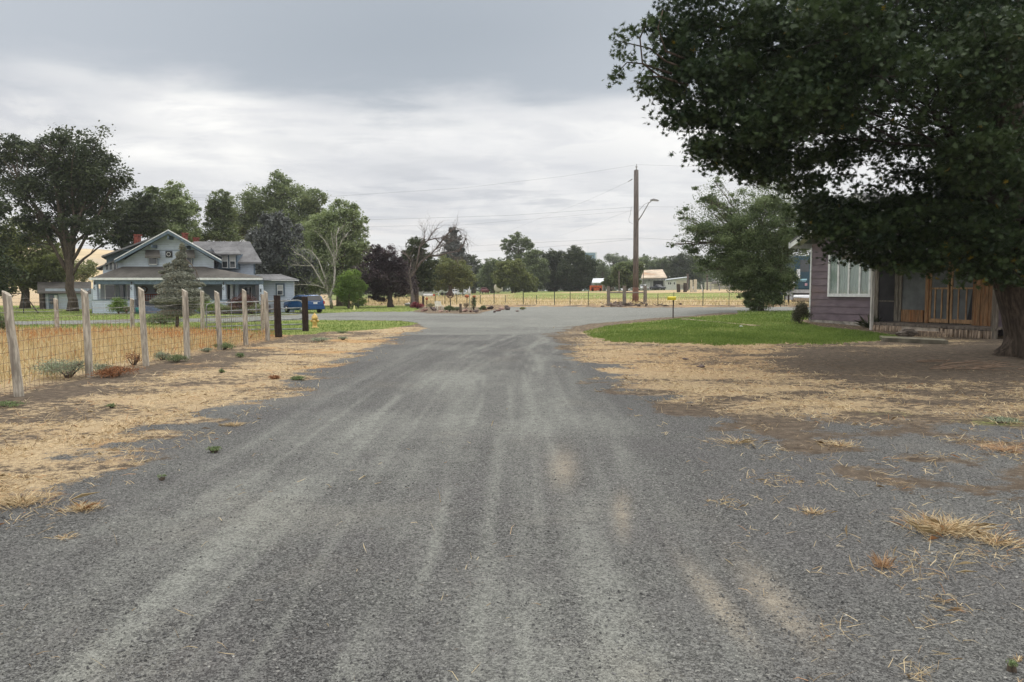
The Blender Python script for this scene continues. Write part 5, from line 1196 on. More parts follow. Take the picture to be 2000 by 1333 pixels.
# ------------------------------------------------------------------ lorry behind the mauve house
def truck():
    b = Pz(1545, 63.); root = thing('semi_truck', 'dark teal long nosed lorry parked behind the corner of the mauve house', 'truck', b); Y0 = 63.
    TEAL = mat('teal_truck_paint', (.008, .045, .07), .25, .2, .6, .05, 2); CHR = mat('polished_metal', (.62, .63, .64), .25, .9, .6, .05, 3); BLK = mat('black_rubber', (.015, .015, .016), .8)
    GRY = mat('grey_panel', (.38, .39, .40), .5, .2, .4, .1, 3)
    def bx(m, x0, y0, x1, y1, d0, d1):
        a = Pd(x0, y0, Y0); c = Pd(x1, y1, Y0); m.box(a.x, Y0+d0, c.z, c.x, Y0+d1, a.z); return m
    m = MB(); bx(m, 1552, 500, 1600, 566, 0, 2.3); m.build('cab', TEAL, root, bevel=.1)
    m = MB(); bx(m, 1601, 490, 1650, 566, 0, 2.3); m.build('sleeper', TEAL, root, bevel=.1)
    a = Pd(1503, 541, Y0); c = Pd(1552, 568, Y0); m = MB(); m.slab([(a.x, Y0+.45, c.z), (c.x, Y0+.2, c.z), (c.x, Y0+.2, a.z+.15), (a.x+.3, Y0+.45, a.z-.05)], (0, 1.5, 0)); m.build('hood', TEAL, root, bevel=.05)
    m = MB(); bx(m, 1563, 508, 1580, 531, -.02, .02); m.build('side_window', GLS, root)
    m = MB(); bx(m, 1553.5, 545, 1576, 548, -.015, .0); bx(m, 1555, 549, 1561, 550, -.015, .0); bx(m, 1563, 549, 1574, 550, -.015, .0); m.build('door_stripe', mat('pale_blue_lettering', (.35, .6, .7), .5), root)
    m = MB(); bx(m, 1572, 553.5, 1576.5, 558.5, -.015, .0); m.build('sticker', mat('pink_sticker', (.5, .3, .35), .6), root)
    m = MB(); c = Pd(1546.5, 565, Y0); r_ = 6.4*Y0/FPX; m.lathe((c.x, Y0+.1, c.z), [(r_*.8, 0), (r_, .05), (r_, .7), (r_*.75, .78)], 16); m.build('air_cleaner', CHR, root, True)
    m = MB(); c = Pd(1556, 535, Y0); m.box(c.x-.16, Y0-.4, c.z-.38, c.x+.14, Y0-.3, c.z+.38); m.tube([(c.x, Y0-.3, c.z), (c.x+.3, Y0, c.z)], .03, 6); m.build('door_mirror', CHR, root, bevel=.02)
    m = MB(); c = Pd(1575, 582, Y0); r_ = 8.3*Y0/FPX; x0 = Pd(1550, 582, Y0).x; m.lathe((x0, Y0+.35, c.z), [(r_*.9, 0), (r_, .04), (r_, 3.), (r_*.9, 3.04)], 20, 'x'); m.build('fuel_tank', CHR, root, True)
    m = MB(); bx(m, 1547, 565.5, 1640, 573, .05, .5); m.build('step_panel', GRY, root, bevel=.02)
    m = MB(); bx(m, 1536, 570, 1549, 586, .1, .6); m.build('battery_box', GRY, root, bevel=.02)
    m = MB(); bx(m, 1500, 568, 1660, 577, .7, 1.6); m.build('chassis', BLK, root)
    for px, d in ((1513, .1), (1513, 1.9), (1625, .1), (1655, .1), (1625, 1.8), (1655, 1.8)):
        c = Pz(px, Y0); R_ = .55; w = MB().lathe((c.x, Y0+d+.15, c.z+R_), [(R_*.9, -.15), (R_, -.1), (R_, .1), (R_*.9, .15)], 24, 'y').build('wheel', BLK, root, True)
        MB().lathe((c.x, Y0+d, c.z+R_), [(.1, -.08), (.14, -.03), (.30, .02), (.34, -.01), (.35, .05)], 18, 'y').build('rim', CHR, w, True)
    c = Pz(1513, Y0); m = MB(); pts = [Vector((c.x+math.cos(t)*.72, Y0+.2, c.z+.55+math.sin(t)*.72)) for t in np.linspace(-.15, 2.6, 10)]
    m.add([p+Vector((0, dy, 0)) for p in pts for dy in (-.12, .35)]+[c+(p-c)*1.0+Vector((math.cos(t)*.05, dy, math.sin(t)*.05)) for p, t in zip(pts, np.linspace(-.15, 2.6, 10)) for dy in (-.12, .35)], [(2*i, 2*i+2, 2*i+3, 2*i+1) for i in range(9)]+[(20+2*i, 20+2*i+2, 20+2*i+3, 20+2*i+1) for i in range(9)]+[(2*i, 2*i+2, 22+2*i, 20+2*i) for i in range(9)]); m.build('fender', TEAL, root)
    m = MB(); c = Pd(1536, 590, Y0); m.box(c.x-.06, Y0-.5, tz(c.x, Y0-.5), c.x+.06, Y0-.44, c.z+.6); o = m.build('short_post', WOODD, None); props(o, 'short dark stake in front of the lorry behind the lawn', 'post')
truck()

# ------------------------------------------------------------------ utility pole with lamp, barricade, mailboxes
POLE = mat('pole_grey_wood', (.15, .13, .12), .9, 0, .15, .15, 4, .4, 20, (5, 5, .5), (.10, .085, .08)); POLER = mat('pole_red_brown', (.17, .085, .06), .9, 0, .15, .25, 4, .4, 20, (5, 5, .6), (.11, .07, .055)); STEEL = mat('dull_steel', (.28, .28, .28), .5, .6, .4, .1)
PB = Gp(1241, 592)
def utility():
    b = PB; Yp = b.y; s = Yp/FPX; root = thing('utility_pole', 'tall brown wooden utility pole with street lamp arm behind the timber barricade', 'utility pole', b)
    P = lambda px, py: Pd(px, py, Yp)
    MB().tube([b-Vector((0, 0, .3)), P(1241.3, 575), P(1241.5, 562)], [6.4*s, 6.0*s, 5.6*s], 14).build('pole_butt', POLER, root, True, fix=False)
    MB().tube([P(1241.5, 562), P(1242, 480), P(1242.5, 400), P(1242.6, 333)], [5.5*s, 5.1*s, 4.7*s, 4.4*s], 14).build('pole', POLE, root, True, fix=False)
    m = MB(); c = P(1243, 333); m.lathe(c, [(.1, 0), (.1, .12), (.05, .14), (.05, .3), (.11, .32), (.11, .4), (.05, .42), (.04, .65)], 10); m.build('insulator', STEEL, root, True)
    m = MB(); m.tube([P(1246, 432), P(1254, 420), P(1262, 406), P(1267, 397), P(1272, 393.5)], [.06, .06, .055, .05, .05], 8); m.tube([P(1246, 414), P(1258, 400), P(1268, 395)], .02, 5); m.build('lamp_arm', STEEL, root, True, fix=False)
    c = P(1278, 391.7); m = MB(); m.add([(c.x+dx*k, c.y+dy*k, c.z+dz) for dx, dz, k in ((-.42, -.05, 1), (.42, -.1, 1), (.5, -.02, 1), (-.42, .08, 1), (-.1, .17, 1), (.2, .10, 1)) for dy in (-.16, .16)], [(0, 2, 4, 10, 8, 6), (1, 7, 9, 11, 5, 3), (0, 1, 3, 2), (2, 3, 5, 4), (4, 5, 11, 10), (10, 11, 9, 8), (8, 9, 7, 6), (6, 7, 1, 0)]); m.build('lamp_head', STEEL, root, bevel=.015)
    m = MB(); m.tube([P(1235, 350), P(1233, 351.5), P(1226, 356)], [.05, .06, .03], 6); m.build('strain_clamp', STEEL, root)
    m = MB(); m.tube([P(1236, 438), P(1229, 434), P(1228, 428), P(1231, 420), P(1233, 405)], .012, 4, False); m.build('cable_drop', IRON, root)
utility()
def wire(label, pts, r=.014):
    m = MB(); out = []
    for i in range(len(pts)-1):
        (x0, y0, Y0), (x1, y1, Y1) = pts[i], pts[i+1]
        for k in range(6): t = k/6; out.append(Pd(x0+(x1-x0)*t, y0+(y1-y0)*t, Y0+(Y1-Y0)*t))
    out.append(Pd(*pts[-1])); m.tube(out, r*.52, 4, False); o = m.build('overhead_wire', IRON, None, fix=False); props(o, label, 'wire', 'overhead wires from the utility pole')
yp = PB.y
wire('topmost overhead wire running left from the pole tip', [(1240, 323, yp), (1100, 345, yp), (900, 368, yp-4), (650, 384, yp-10), (400, 387, yp-16), (150, 380, yp-22), (-150, 368, yp-28)], .011)
wire('wire running right from the pole tip into the maple leaves', [(1243, 322, yp), (1390, 327, yp-4), (1600, 322, yp-10), (2100, 290, yp-25)], .011)
wire('wire dropping from the strain clamp towards the far treeline', [(1226, 356, yp), (1150, 391, yp+30), (1060, 425, yp+70), (985, 455, yp+110)])
wire('upper of the two wires at lamp arm height, running left', [(1236, 405, yp), (1000, 421, yp), (720, 430, yp-6), (400, 432, yp-12), (150, 432, yp-18), (-150, 428, yp-24)], .014)
wire('thin wire slanting down left just below lamp arm height', [(1236, 410, yp), (1160, 438, yp+20), (1090, 462, yp+50)], .012)
wire('upper of the low pair of wires crossing the pole', [(1236, 466, yp), (1130, 470, yp+10), (900, 482, yp+20), (720, 483, yp+20)], .014)
wire('lower of the low pair of wires crossing the pole', [(1236, 468, yp), (1140, 477, yp+10), (1000, 488, yp+30), (920, 492, yp+50)], .014)
wire('wire running right from the pole at lamp arm height', [(1246, 404, yp), (1340, 405, yp-2), (1500, 400, yp-6)], .012)
wire('low wire running right from the pole towards the elm', [(1246, 465, yp), (1300, 468, yp-2), (1420, 476, yp-8)], .014)
wire('long wire crossing in front of the big forked maple', [(-200, 428, 50), (60, 432, 52), (230, 440, 55), (420, 446, 60), (600, 444, 66), (720, 443, 70), (900, 440, 78), (1236, 412, yp)], .010)
wire('lowest wire crossing the trees above the farmhouse roof', [(-200, 476, 50), (0, 478, 52), (200, 480, 54), (330, 478, 56)], .010)

def barricade():
    GW = mat('barricade_wood', (.19, .17, .145), .95, 0, .15, .2, 4, .6, 16, (6, 6, .7))
    root = thing('timber_barricade', 'three thick weathered posts joined by a rail around the utility pole foot', 'barricade', Gp(1219, 597))
    tops = []
    for px, t_, b_, w in ((1188.5, 559, 598, 3.2), (1219.5, 558, 597, 3.5), (1260, 558, 594, 3.4)):
        f = Gp(px, b_); post(root, f, Pd(px, t_, f.y), w*f.y/FPX, GW, .03, seg=10); tops.append((f, Pd(px, 572, f.y)))
    m = MB(); m.tube([tops[0][1], tops[1][1], tops[2][1]], .08, 6); m.build('rail', GW, root)
barricade()
def debris():
    m = MB()
    for i in range(90):
        px = random.gauss(1238, 38) if i > 30 else random.gauss(1204, 9); q = Gp(px, random.uniform(595, 600)); r = random.uniform(.08, .28)*(1.5 if 1190 < px < 1216 else 1)
        if random.random() < .4: a = random.uniform(0, 3.14); m.tube([q+Vector((0, 0, .08)), q+Vector((math.cos(a)*r*4, math.sin(a)*r*3, random.uniform(.05, .35)))], r*.16, 5)
        else: m.rock((q.x, q.y, q.z+r*.3), r*1.2, r, r*.8, .5, 1, i)
    o = m.build('debris', mat('debris_mix', (.15, .115, .095), .95, 0, .1, .35, 1.5, .5)); o['kind'] = 'stuff'
debris()
def mailbox(name, label, px, by, y0, y1, w, col_, flag=False, postr=.035, pm=None, skew=0, postx=None):
    b = Gp(postx or px, by); s = b.y/FPX; root = thing(name, label, 'mailbox', b)
    c = Pd(px, y1, b.y); H_ = (y1-y0)*s; L = w*s/2; Wd = H_*.5; cm = mat(name+'_paint', col_, .5, .1, .4, .1, 6)
    Mx = Matrix.Translation(c) @ Matrix.Rotation(skew, 4, 'Z'); m = MB(Mx); ring = [(-Wd, 0), (-Wd, H_*.55)]+[(-Wd*math.cos(t), H_*.55+H_*.45*math.sin(t)) for t in np.linspace(.3, 2.84, 7)]+[(Wd, H_*.55), (Wd, 0)]
    n = len(ring); vv = [(x_, y, z) for x_ in (-L, L) for y, z in ring]; m.add(vv, [tuple(range(n)), tuple(range(2*n-1, n-1, -1))]+[(i, (i+1) % n, n+(i+1) % n, n+i) for i in range(n)]); bo = m.build('box', cm, root)
    m = MB(Mx); m.box(-L-.02, -Wd*.95, .01, -L-.002, Wd*.95, H_*.85); m.box(-L-.05, -.03, H_*.5, -L-.021, .03, H_*.58); m.build('door', cm, bo)
    if flag: MB(Mx).box(L-.02, -Wd-.05, H_*.2, L+.2, -Wd-.03, H_*.9).build('flag', mat('flag_red', (.6, .05, .03), .5), bo)
    MB().tube([b-Vector((0, 0, .2)), Vector((b.x, b.y, c.z))], postr, 8).build('post', pm or WOOD, root)
mailbox('mailbox', 'yellow mailbox on a thin post beside the lawn edge', 1312, 621, 579.5, 586.5, 15, (.62, .50, .03), False, .03, WOODD, postx=1314.5)
mailbox('mailbox', 'white mailbox with red flag on a dark post by the dead tree', 836.5, 598, 574.5, 579, 19, (.7, .7, .7), True, .12, BARKD, postx=826.6)
# boundary between pasture and road
def pasture():
    TP = mat('steel_t_post', (.07, .085, .06), .7, .3, .3, .2); 
    root = thing('pasture_fence', 'long wire fence on thin steel posts along the far side of the road', 'fence', Gp(1083, 595.5)); ft = []
    for px, t_, b_, w in ((720, 577, 594, 1.), (749.5, 575, 594, 1.), (779, 577, 594, 1.), (850, 576, 594, 1.), (869, 576, 594, 1.), (892, 576, 594.5, 1.), (938, 577, 594.5, 1.2), (965, 571.5, 594.5, 1.3), (987, 577, 595, .9), (1022, 571.5, 595, 1.4), (1048, 577, 595, 1.), (1083, 570, 596, 1.4), (1113.5, 570, 596, 1.1), (1149, 568.5, 597, 1.2), (1285, 574, 597.5, 1.), (1316, 571, 597.5, .8), (1373, 561, 598, 1.3), (1424, 570, 598, 1.), (1478, 568, 598, 1.), (1532, 566, 598, 1.)):
        f = Gp(px, b_); f.y = min(f.y, 96); f = Pz(px, f.y); tp = Pd(px, t_, f.y); m = MB(); r = w*f.y/FPX*.62; m.box(f.x-r, f.y-r*.5, f.z-.2, f.x+r, f.y+r*.3, tp.z); m.box(f.x-r*.3, f.y+r*.31, f.z-.2, f.x+r*.3, f.y+r*1.1, tp.z-.01); m.build('post', TP, root, label='dark steel post' if w > 1.2 else None); ft.append((f, tp.z-f.z))
    m = MB()
    for h in (.35, .7, 1.05): m.tube([f+Vector((0, 0, h)) for f, _ in ft], .010, 4, False)
    m.build('wire', RUSTW, root, fix=False)
pasture()
# ------------------------------------------------------------------ rock garden on the road corner
ROCK = mat('reddish_rock', (.17, .10, .085), .9, 0, .15, .3, 3., .8, 12, (1, 1, 1), (.26, .17, .14)); ROCKP = mat('pinkish_rock', (.36, .24, .20), .9, 0, .15, .2, 3., .8, 12); ROCKD = mat('dark_rock', (.11, .085, .08), .9, 0, .15, .3, 3., .8, 12)
def rocks():
    L = [(829, 609, 17, 6, ROCK, 'flat reddish rock at the left end of the rock garden'), (847, 607.5, 13, 8, ROCKD, 'dark jagged rock left of the white chair'), (861, 610, 11, 3.5, ROCKP, 'low pale rock in front of the white chair'), (872.5, 610, 7, 3, ROCKP, 'small pale rock right of the white chair'),
         (909, 609.5, 14, 6.5, ROCKP, 'pinkish rock just right of the cut stump'), (920, 610, 7, 4, ROCK, 'reddish stone between the pinkish rock and the dark flat one'), (930, 610.5, 13, 5, ROCKD, 'dark flat rock under the sunflower'), (958, 604.5, 13, 7, ROCKD, 'dark brown rock left of centre in the right hand rock heap'), (966, 611, 6, 4, ROCKD, 'smallest dark stone lying at the front of the rock heap'),
         (972, 608.5, 13, 5, ROCK, 'low reddish rock in the middle of the rock heap'), (980, 606, 12, 6, ROCKP, 'pale flat rock beside the right end boulder'), (990.5, 606, 12, 9.5, ROCKD, 'tallest dark boulder at the right end of the rock garden'), (948, 606, 8, 4, ROCK, 'small reddish rock beside the low green clump'), (1010, 609, 8, 2.2, ROCK, 'flat stone half buried at the right tip of the garden')]
    for i, (px, by, w, h, mt, lab) in enumerate(L):
        f = Gp(px, by); s = f.y/FPX; m = MB().rock((f.x, f.y, f.z+h*s*.4), w*s*.5, w*s*.42, h*s*.6, .4, 3, 100+i); o = m.build('rock', mt, None); props(o, lab, 'rock', 'rocks of the roadside garden')
rocks()
bush('shrub', 'dense green clump in the middle of the rock garden', 'shrub', 878, 609, 19, 12, LM_mid, .09, 1800)
bush('shrub', 'pale grey green clump right of the dense green one', 'shrub', 893, 608, 12, 8, LM_silver, .09, 900)
bush('shrub', 'low green clump left of the rock heap', 'shrub', 943, 606, 15, 8, LM_mid, .09, 1300)
bush('shrub', 'dry brown weeds behind the cut stump', 'shrub', 910, 603, 14, 13, leafmat('dry_weeds', (.20, .15, .09), (.38, .31, .20), None, .9, .2), .07, 900)
bush('shrub', 'dry weeds behind the white chair', 'shrub', 842, 602, 20, 10, leafmat('dry_green_weeds', (.16, .17, .09), (.34, .33, .19), None, .9, .2), .07, 900)
bush('sunflower_plant', 'tall green plant with orange heads in the rock garden', 'plant', 925, 606, 12, 27, LM_mid, .12, 700, flowers=(leafmat('orange_heads', (.30, .10, .05), (.45, .2, .1), None, .9, .2), 26, .12))
bush('shrub', 'small grass clump at the right tip of the garden', 'shrub', 1021, 606, 12, 6, LM_olive, .08, 500)
def garden():
    f = Gp(899.5, 611); s = f.y/FPX; m = MB(); m.lathe(f, [(3.*s, -.1), (2.6*s, .1), (2.4*s, 16*s), (1.9*s, 17.5*s)], 10); o = m.build('stump', BARK, None); props(o, 'cut upright tree stump among the roadside rocks', 'stump')
    f = Gp(796, 598); o = MB().rock((f.x, f.y, f.z+.15), .5, .4, .3, .4, 3, 7).build('rock', mat('whitish_rock', (.45, .43, .41), .9), None); props(o, 'whitish boulder left of the split dead trunk', 'rock')
    # white garden chair, tilted
    f = Gp(859, 605); s = f.y/FPX; root = thing('garden_chair', 'white slatted garden chair leaning among the rocks', 'chair', f); WC = mat('chair_white', (.66, .65, .58), .6, 0, .3, .1, 8)
    Mx = Matrix.Translation(f) @ Matrix.Rotation(-.15, 4, 'Y') @ Matrix.Rotation(.35, 4, 'Z'); w = 6.3*s; h = 18*s
    MB(Mx).box(-w*.9, -.32, h*.36, w*.9, .32, h*.41).build('seat', WC, root)
    m = MB(Mx)
    for i in range(6): x = -w+.04+i*(2*w-.08)/5; m.box(x-.035, .30, h*.42, x+.035, .34, h*(.93+.07*math.sin(i)))
    m.box(-w, .345, h*.55, w, .375, h*.6); m.box(-w, .345, h*.82, w, .375, h*.87); m.build('backrest', WC, root)
    for x in (-w, w-.06):
        for y in (-.32, .30): MB(Mx).box(x, y, 0, x+.06, y+.06, h*.36-.001 if y < 0 else h*.42).build('leg', WC, root)
    # spoked wheel ornament on a pole
    f = Gp(880.5, 603); c = Pd(879, 576, f.y); s = f.y/FPX; root = thing('wheel_ornament', 'dark spoked wheel ornament raised on a pole in the rock garden', 'ornament', f)
    MB().tube([f, c-Vector((0, 0, 6.*s))], .055, 6).build('pole', IRON, root)
    m = MB(); r_ = 6.3*s; pts = [Vector((c.x+math.cos(t)*r_, c.y, c.z+math.sin(t)*r_)) for t in np.linspace(0, 6.2832, 21)]; m.tube(pts, .05, 6); 
    for k in range(6): t = k*math.pi/6; m.tube([c-Vector((math.cos(t)*r_, 0, math.sin(t)*r_)), c+Vector((math.cos(t)*r_, 0, math.sin(t)*r_))], .022, 5)
    m.build('wheel', mat('wheel_brown', (.10, .06, .05), .7, .2), root)
    for px, by, cy, rx, ry, lab in ((912, 601, 579, 4.6, 3.1, 'rusty orange round ornament on a short stake, right of the wheel'), (833.5, 602, 584, 2.7, 2.9, 'small orange ornament on a thin stake near the white mailbox'), (925.8, 606, 579.5, 3.2, 2.2, 'orange brown ornament above the tall green plant')):
        f = Gp(px, by); s = f.y/FPX; c = Pd(px, cy, f.y); root = thing('stake_ornament', lab, 'ornament', f, 'orange ornaments on stakes'); MB().tube([f, c], .03, 5).build('stake', IRON, root); m = MB(); m.lathe(c, [(rx*s*.3, -ry*s), (rx*s*.85, -ry*s*.6), (rx*s, 0), (rx*s*.85, ry*s*.6), (rx*s*.3, ry*s)], 14); m.build('head', mat('rust_orange', (.36, .12, .05), .7), root, True)
    f = Gp(917.5, 600); root = thing('marker_pole', 'thin tall pale green pole standing behind the rock garden', 'pole', f); MB().tube([f, Pd(917.3, 574, f.y)], .045, 6).build('lower_pole', mat('pale_green', (.25, .3, .22), .6), root); MB().tube([Pd(917.3, 573.9, f.y), Pd(917.2, 560, f.y)], .045, 6).build('upper_pole', WHT, root)
    f = Gp(692, 606); s = f.y/FPX; m = MB(); m.lathe(f, [(2.9*s, 0), (2.8*s, .04), (1.9*s, .06), (1.5*s, 4*s), (.7*s, 8.5*s), (.3*s, 9.2*s)], 14); o = m.build('yard_cone', mat('pale_yellow', (.66, .62, .28), .5), None, True); props(o, 'pale yellow cone on the yard lawn under the round tree', 'cone')
    # clothes line frame at the left edge
    f = Gp(46, 612); root = thing('clothes_line_frame', 'thin metal clothes line frame with slanting brace at the left', 'clothes line', f); ST = mat('dark_pipe', (.06, .065, .06), .6, .4)
    MB().tube([f, Pd(46, 573, f.y)], .04, 6).build('upright', ST, root); MB().tube([Pd(-40, 574, f.y), Pd(46, 573.5, f.y)], .035, 6).build('crossbar', ST, root); MB().tube([Pd(49, 577, f.y), Pz(74, f.y-1)], .05, 6).build('brace', BARKD, root)
garden()

# ------------------------------------------------------------------ far side of the pasture
def far():
    def bxm(px0, py0, px1, py1, Y, d0, d1, m=None):
        m = m or MB(); a = Pd(px0, py0, Y); c = Pd(px1, py1, Y); m.box(a.x, Y+d0, c.z, c.x, Y+d1, a.z); return m
    TIN = mat('rusty_tin_roof', (.46, .38, .29), .75, .1, .3, .16, .5, 0, 30, (1, 1, 2), (.40, .24, .14)); GRW = mat('grey_barn_wall', (.30, .30, .29), .9, 0, .1, .25, .8, 0, 30, (2, 2, .5)); CRM = mat('cream_wall', (.55, .50, .40), .8, 0, .1, .08, .5); WHM = mat('white_metal_roof', (.62, .66, .70), .45, .1, .4, .06, .5); DK = mat('barn_dark', (.03, .03, .032), .9)
    Y = 212.; b = Pz(1280, Y); root = thing('barn', 'old grey barn with rusty pale tin roof behind the pasture', 'barn', b)
    bxm(1257, 543, 1301, 569, Y, 0, 9).build('wall', GRW, root)
    MB().slab([Pd(1252, 543.5, Y-1.5), Pd(1303, 542, Y-1.5), Pd(1294, 526.5, Y+4.5), Pd(1257, 528, Y+4.5)], (0, 0, -.25)).build('roof', TIN, root); MB().slab([Pd(1257, 528, Y+4.51), Pd(1294, 526.5, Y+4.51), Pd(1301, 543, Y+10), Pd(1255, 543, Y+10)], (0, 0, -.25)).build('roof', TIN, root)
    bxm(1252, 545.5, 1302, 548, Y, -1.2, -.02).build('lean_to_roof', GRW, root)
    bxm(1276, 549.5, 1294, 567, Y, -.06, -.001).build('door', DK, root); bxm(1262, 550, 1270, 567, Y, -.06, -.001).build('door', mat('pale_door', (.5, .5, .48), .8), root)  # first sheet paints in the shade inside the open doorway, second is a door
    Y = 208.; root = thing('shed', 'low white and cream shed with sloping roof right of the barn', 'shed', Pz(1320, Y))
    MB().slab([Pd(1301, 548.5, Y), Pd(1341, 543.5, Y), Pd(1341, 567, Y), Pd(1301, 567, Y)], (0, 6, 0)).build('wall', mat('whitewash', (.60, .60, .56), .8), root); bxm(1321, 548, 1340.4, 563, Y, -.05, -.001).build('wall_panel', CRM, root)
    MB().slab([Pd(1299, 548.2, Y-.5), Pd(1342, 543, Y-.5), Pd(1344, 542, Y+6.5), Pd(1301, 547, Y+6.5)], (0, 0, .2)).build('roof', WHM, root)
    for px in (1305, 1308.5, 1316): bxm(px, 552, px+2, 556, Y, -.04, -.001).build('window', DK, root)
    Y = 175.; root = thing('metal_roofed_building', 'building with white metal roof mostly hidden by trees behind the orange trailer', 'building', Pz(1169, Y)); bxm(1161, 551, 1178, 568, Y, 0, 8).build('wall', GRW, root); MB().slab([Pd(1156, 552, Y-1), Pd(1181, 552, Y-1), Pd(1180, 544, Y+5), Pd(1158, 544, Y+5)], (0, 0, -.2)).build('roof', WHM, root)
    Y = 170.; root = thing('house', 'low cream house with brown roof seen beneath the elm branches', 'house', Pz(1416, Y)); bxm(1394, 551, 1442, 567, Y, 0, 8).build('wall', CRM, root); MB().slab([Pd(1390, 552, Y-1), Pd(1446, 552, Y-1), Pd(1440, 545.5, Y+4), Pd(1398, 545.5, Y+4)], (0, 0, -.25)).build('roof', SHB, root)
    for px in (1402, 1420, 1432): bxm(px, 554, px+4, 560, Y, -.05, -.001).build('window', GLS, root)
    Y = 165.; root = thing('white_building', 'pale building half hidden by the dark conifer and dead trunk', 'building', Pz(826, Y)); bxm(813, 560, 838, 585, Y, 0, 7).build('wall', mat('pale_grey_wall', (.42, .41, .39), .8), root); MB().slab([Pd(811, 561, Y-.6), Pd(840, 561, Y-.6), Pd(838, 555, Y+3.5), Pd(813, 555, Y+3.5)], (0, 0, -.2)).build('roof', SHB, root)
    for px in (818, 829): bxm(px, 564, px+4, 570, Y, -.05, -.001).build('window', GLS, root)
    # tower
    Y = 640.; root = thing('elevator_tower', 'distant blue grey tower with white edge rising above the dark trees', 'tower', Pz(1157, Y)); BT = mat('blue_tower_cladding', (.13, .22, .29), .6, 0, .2, .05, .1); bxm(1143, 494.5, 1163, 570, Y, 0, 9).build('shaft', BT, root); bxm(1163.05, 493.5, 1165.6, 570, Y, -.1, 9).build('edge_strip', WHM, root); bxm(1142.6, 492.8, 1163, 494.4, Y, -.2, 9.2).build('parapet', WHM, root); MB().tube([Pd(1148.5, 493, Y+3), Pd(1148.5, 480.5, Y+3)], .16, 5).build('antenna', WHM, root)
    # vehicles by the barn and across the field
    WP = mat('white_car_paint', (.62, .64, .66), .3, .1, .5, .04, 3); BP = mat('black_car_paint', (.03, .033, .04), .3, .2, .6, .04, 3); MP = mat('maroon_car_paint', (.12, .03, .035), .35, .2, .5, .05, 3)
    car('pickup_truck', 'white pickup parked in front of the pale barn door', Pz(1257, 204), R(150), WP, 5.2, 1.9, 1.7, .88, 'vehicles beyond the pasture', True, False)
    car('pickup_truck', 'black pickup parked in front of the dark barn doorway', Pz(1285, 204), R(215), BP, 5.2, 1.9, 1.7, .88, 'vehicles beyond the pasture', True, False)
    car('pickup_truck', 'dark maroon pickup under the trees left of the broad olive tree', Pz(945.5, 168), R(12), MP, 5.2, 1.9, 1.7, .8, 'vehicles beyond the pasture', True, False)
    car('white_car', 'white car behind the dead tree, right of the white boat', Pz(885, 150), R(80), WP, 4.3, 1.74, 1.5, .8, 'vehicles beyond the pasture', False, False)
    car('white_car', 'white car next to the pale light post', Pz(898, 148), R(95), WP, 4.3, 1.74, 1.5, .7, 'vehicles beyond the pasture', False, False)
    # boat on trailer
    Y = 146.; f = Pz(867, Y); root = thing('boat', 'white motor boat on a trailer beyond the yellow pasture', 'boat', f); s = Y/FPX; L = 12*s; m = MB(); st = [(-L, .5, .8, 1.5), (-L*.5, .9, .55, 1.4), (L*.4, .95, .5, 1.4), (L*.95, .9, .5, 1.3)]; vv = []
    for x, hw_, zb, zt in st: vv += [(f.x+x, Y-hw_, f.z+zt), (f.x+x, Y-hw_*.7, f.z+zb+.15), (f.x+x, Y, f.z+zb), (f.x+x, Y+hw_*.7, f.z+zb+.15), (f.x+x, Y+hw_, f.z+zt)]
    m.add(vv, [(i*5+j, i*5+(j+1) % 5, (i+1)*5+(j+1) % 5, (i+1)*5+j) for i in range(3) for j in range(5)]+[(0, 1, 2, 3, 4), (19, 18, 17, 16, 15)]); m.build('hull', WP, root)
    m = MB(); m.slab([(f.x-.6, Y-.6, f.z+1.45), (f.x+.1, Y-.6, f.z+1.45), (f.x-.1, Y-.6, f.z+1.95), (f.x-.5, Y-.6, f.z+1.95)], (0, 1.2, 0)); m.build('windscreen', GLS, root)
    m = MB(); m.tube([(f.x-L*.8, Y-.5, f.z+.45), (f.x+L*1.1, Y-.5, f.z+.45)], .06, 6)
    for dx in (-.3, .5): m.lathe((f.x+dx, Y-.75, f.z+.33), [(.30, -.1), (.33, 0), (.30, .1)], 14, 'y')
    m.build('trailer', DK, root)
    # orange trailer box
    Y = 148.; f = Pz(1165, Y); OR = mat('orange_container', (.60, .13, .05), .6, 0, .3, .1, 1.); root = thing('orange_trailer', 'bright orange box trailer standing in the pasture', 'trailer', f)
    bxm(1154, 558, 1176, 568, Y, 0, 2.2).build('box', OR, root); m = MB(); [bxm(px, 557.6, px+.9, 568.3, Y, -.09, -.001, m) for px in (1154, 1159.3, 1164.6, 1170, 1175.2)]; m.build('rib', mat('orange_darker', (.42, .09, .04), .6), root)
    m = MB(); [bxm(px, 561, px+3.4, 562.2, Y, -.05, -.002, m) for px in (1156, 1161, 1167)]; m.build('lettering_bar', DK, root); c = [Pd(px, 569, Y) for px in (1158, 1172)]; m = MB(); [m.lathe((q.x, Y+.1, f.z+.35), [(.3, -.1), (.35, 0), (.3, .1)], 14, 'y') for q in c]; m.build('wheel', DK, root)
    # posts and odds
    for px, y0, Yq, r, lab, mt in ((903.8, 548, 130, .12, 'pale light post beside the white vehicles', STEEL), (1209, 530, 130, .10, 'thin grey pole left of the utility pole', POLE), (1343, 535, 128, .14, 'tall grey pole right of the white shed', POLE), (1381, 537, 130, .13, 'grey pole seen at the lower left of the elm', POLE)):
        f = Pz(px, Yq); root = thing('slim_pole', lab, 'pole', f, 'poles beyond the pasture'); MB().tube([f, Pd(px, y0, Yq)], r, 7).build('shaft', mt, root)
        if px < 950: MB().tube([Pd(882, 551.5, Yq), Pd(903.8, 551, Yq)], .06, 5).build('arm', mt, root)
        if px == 1209: pass
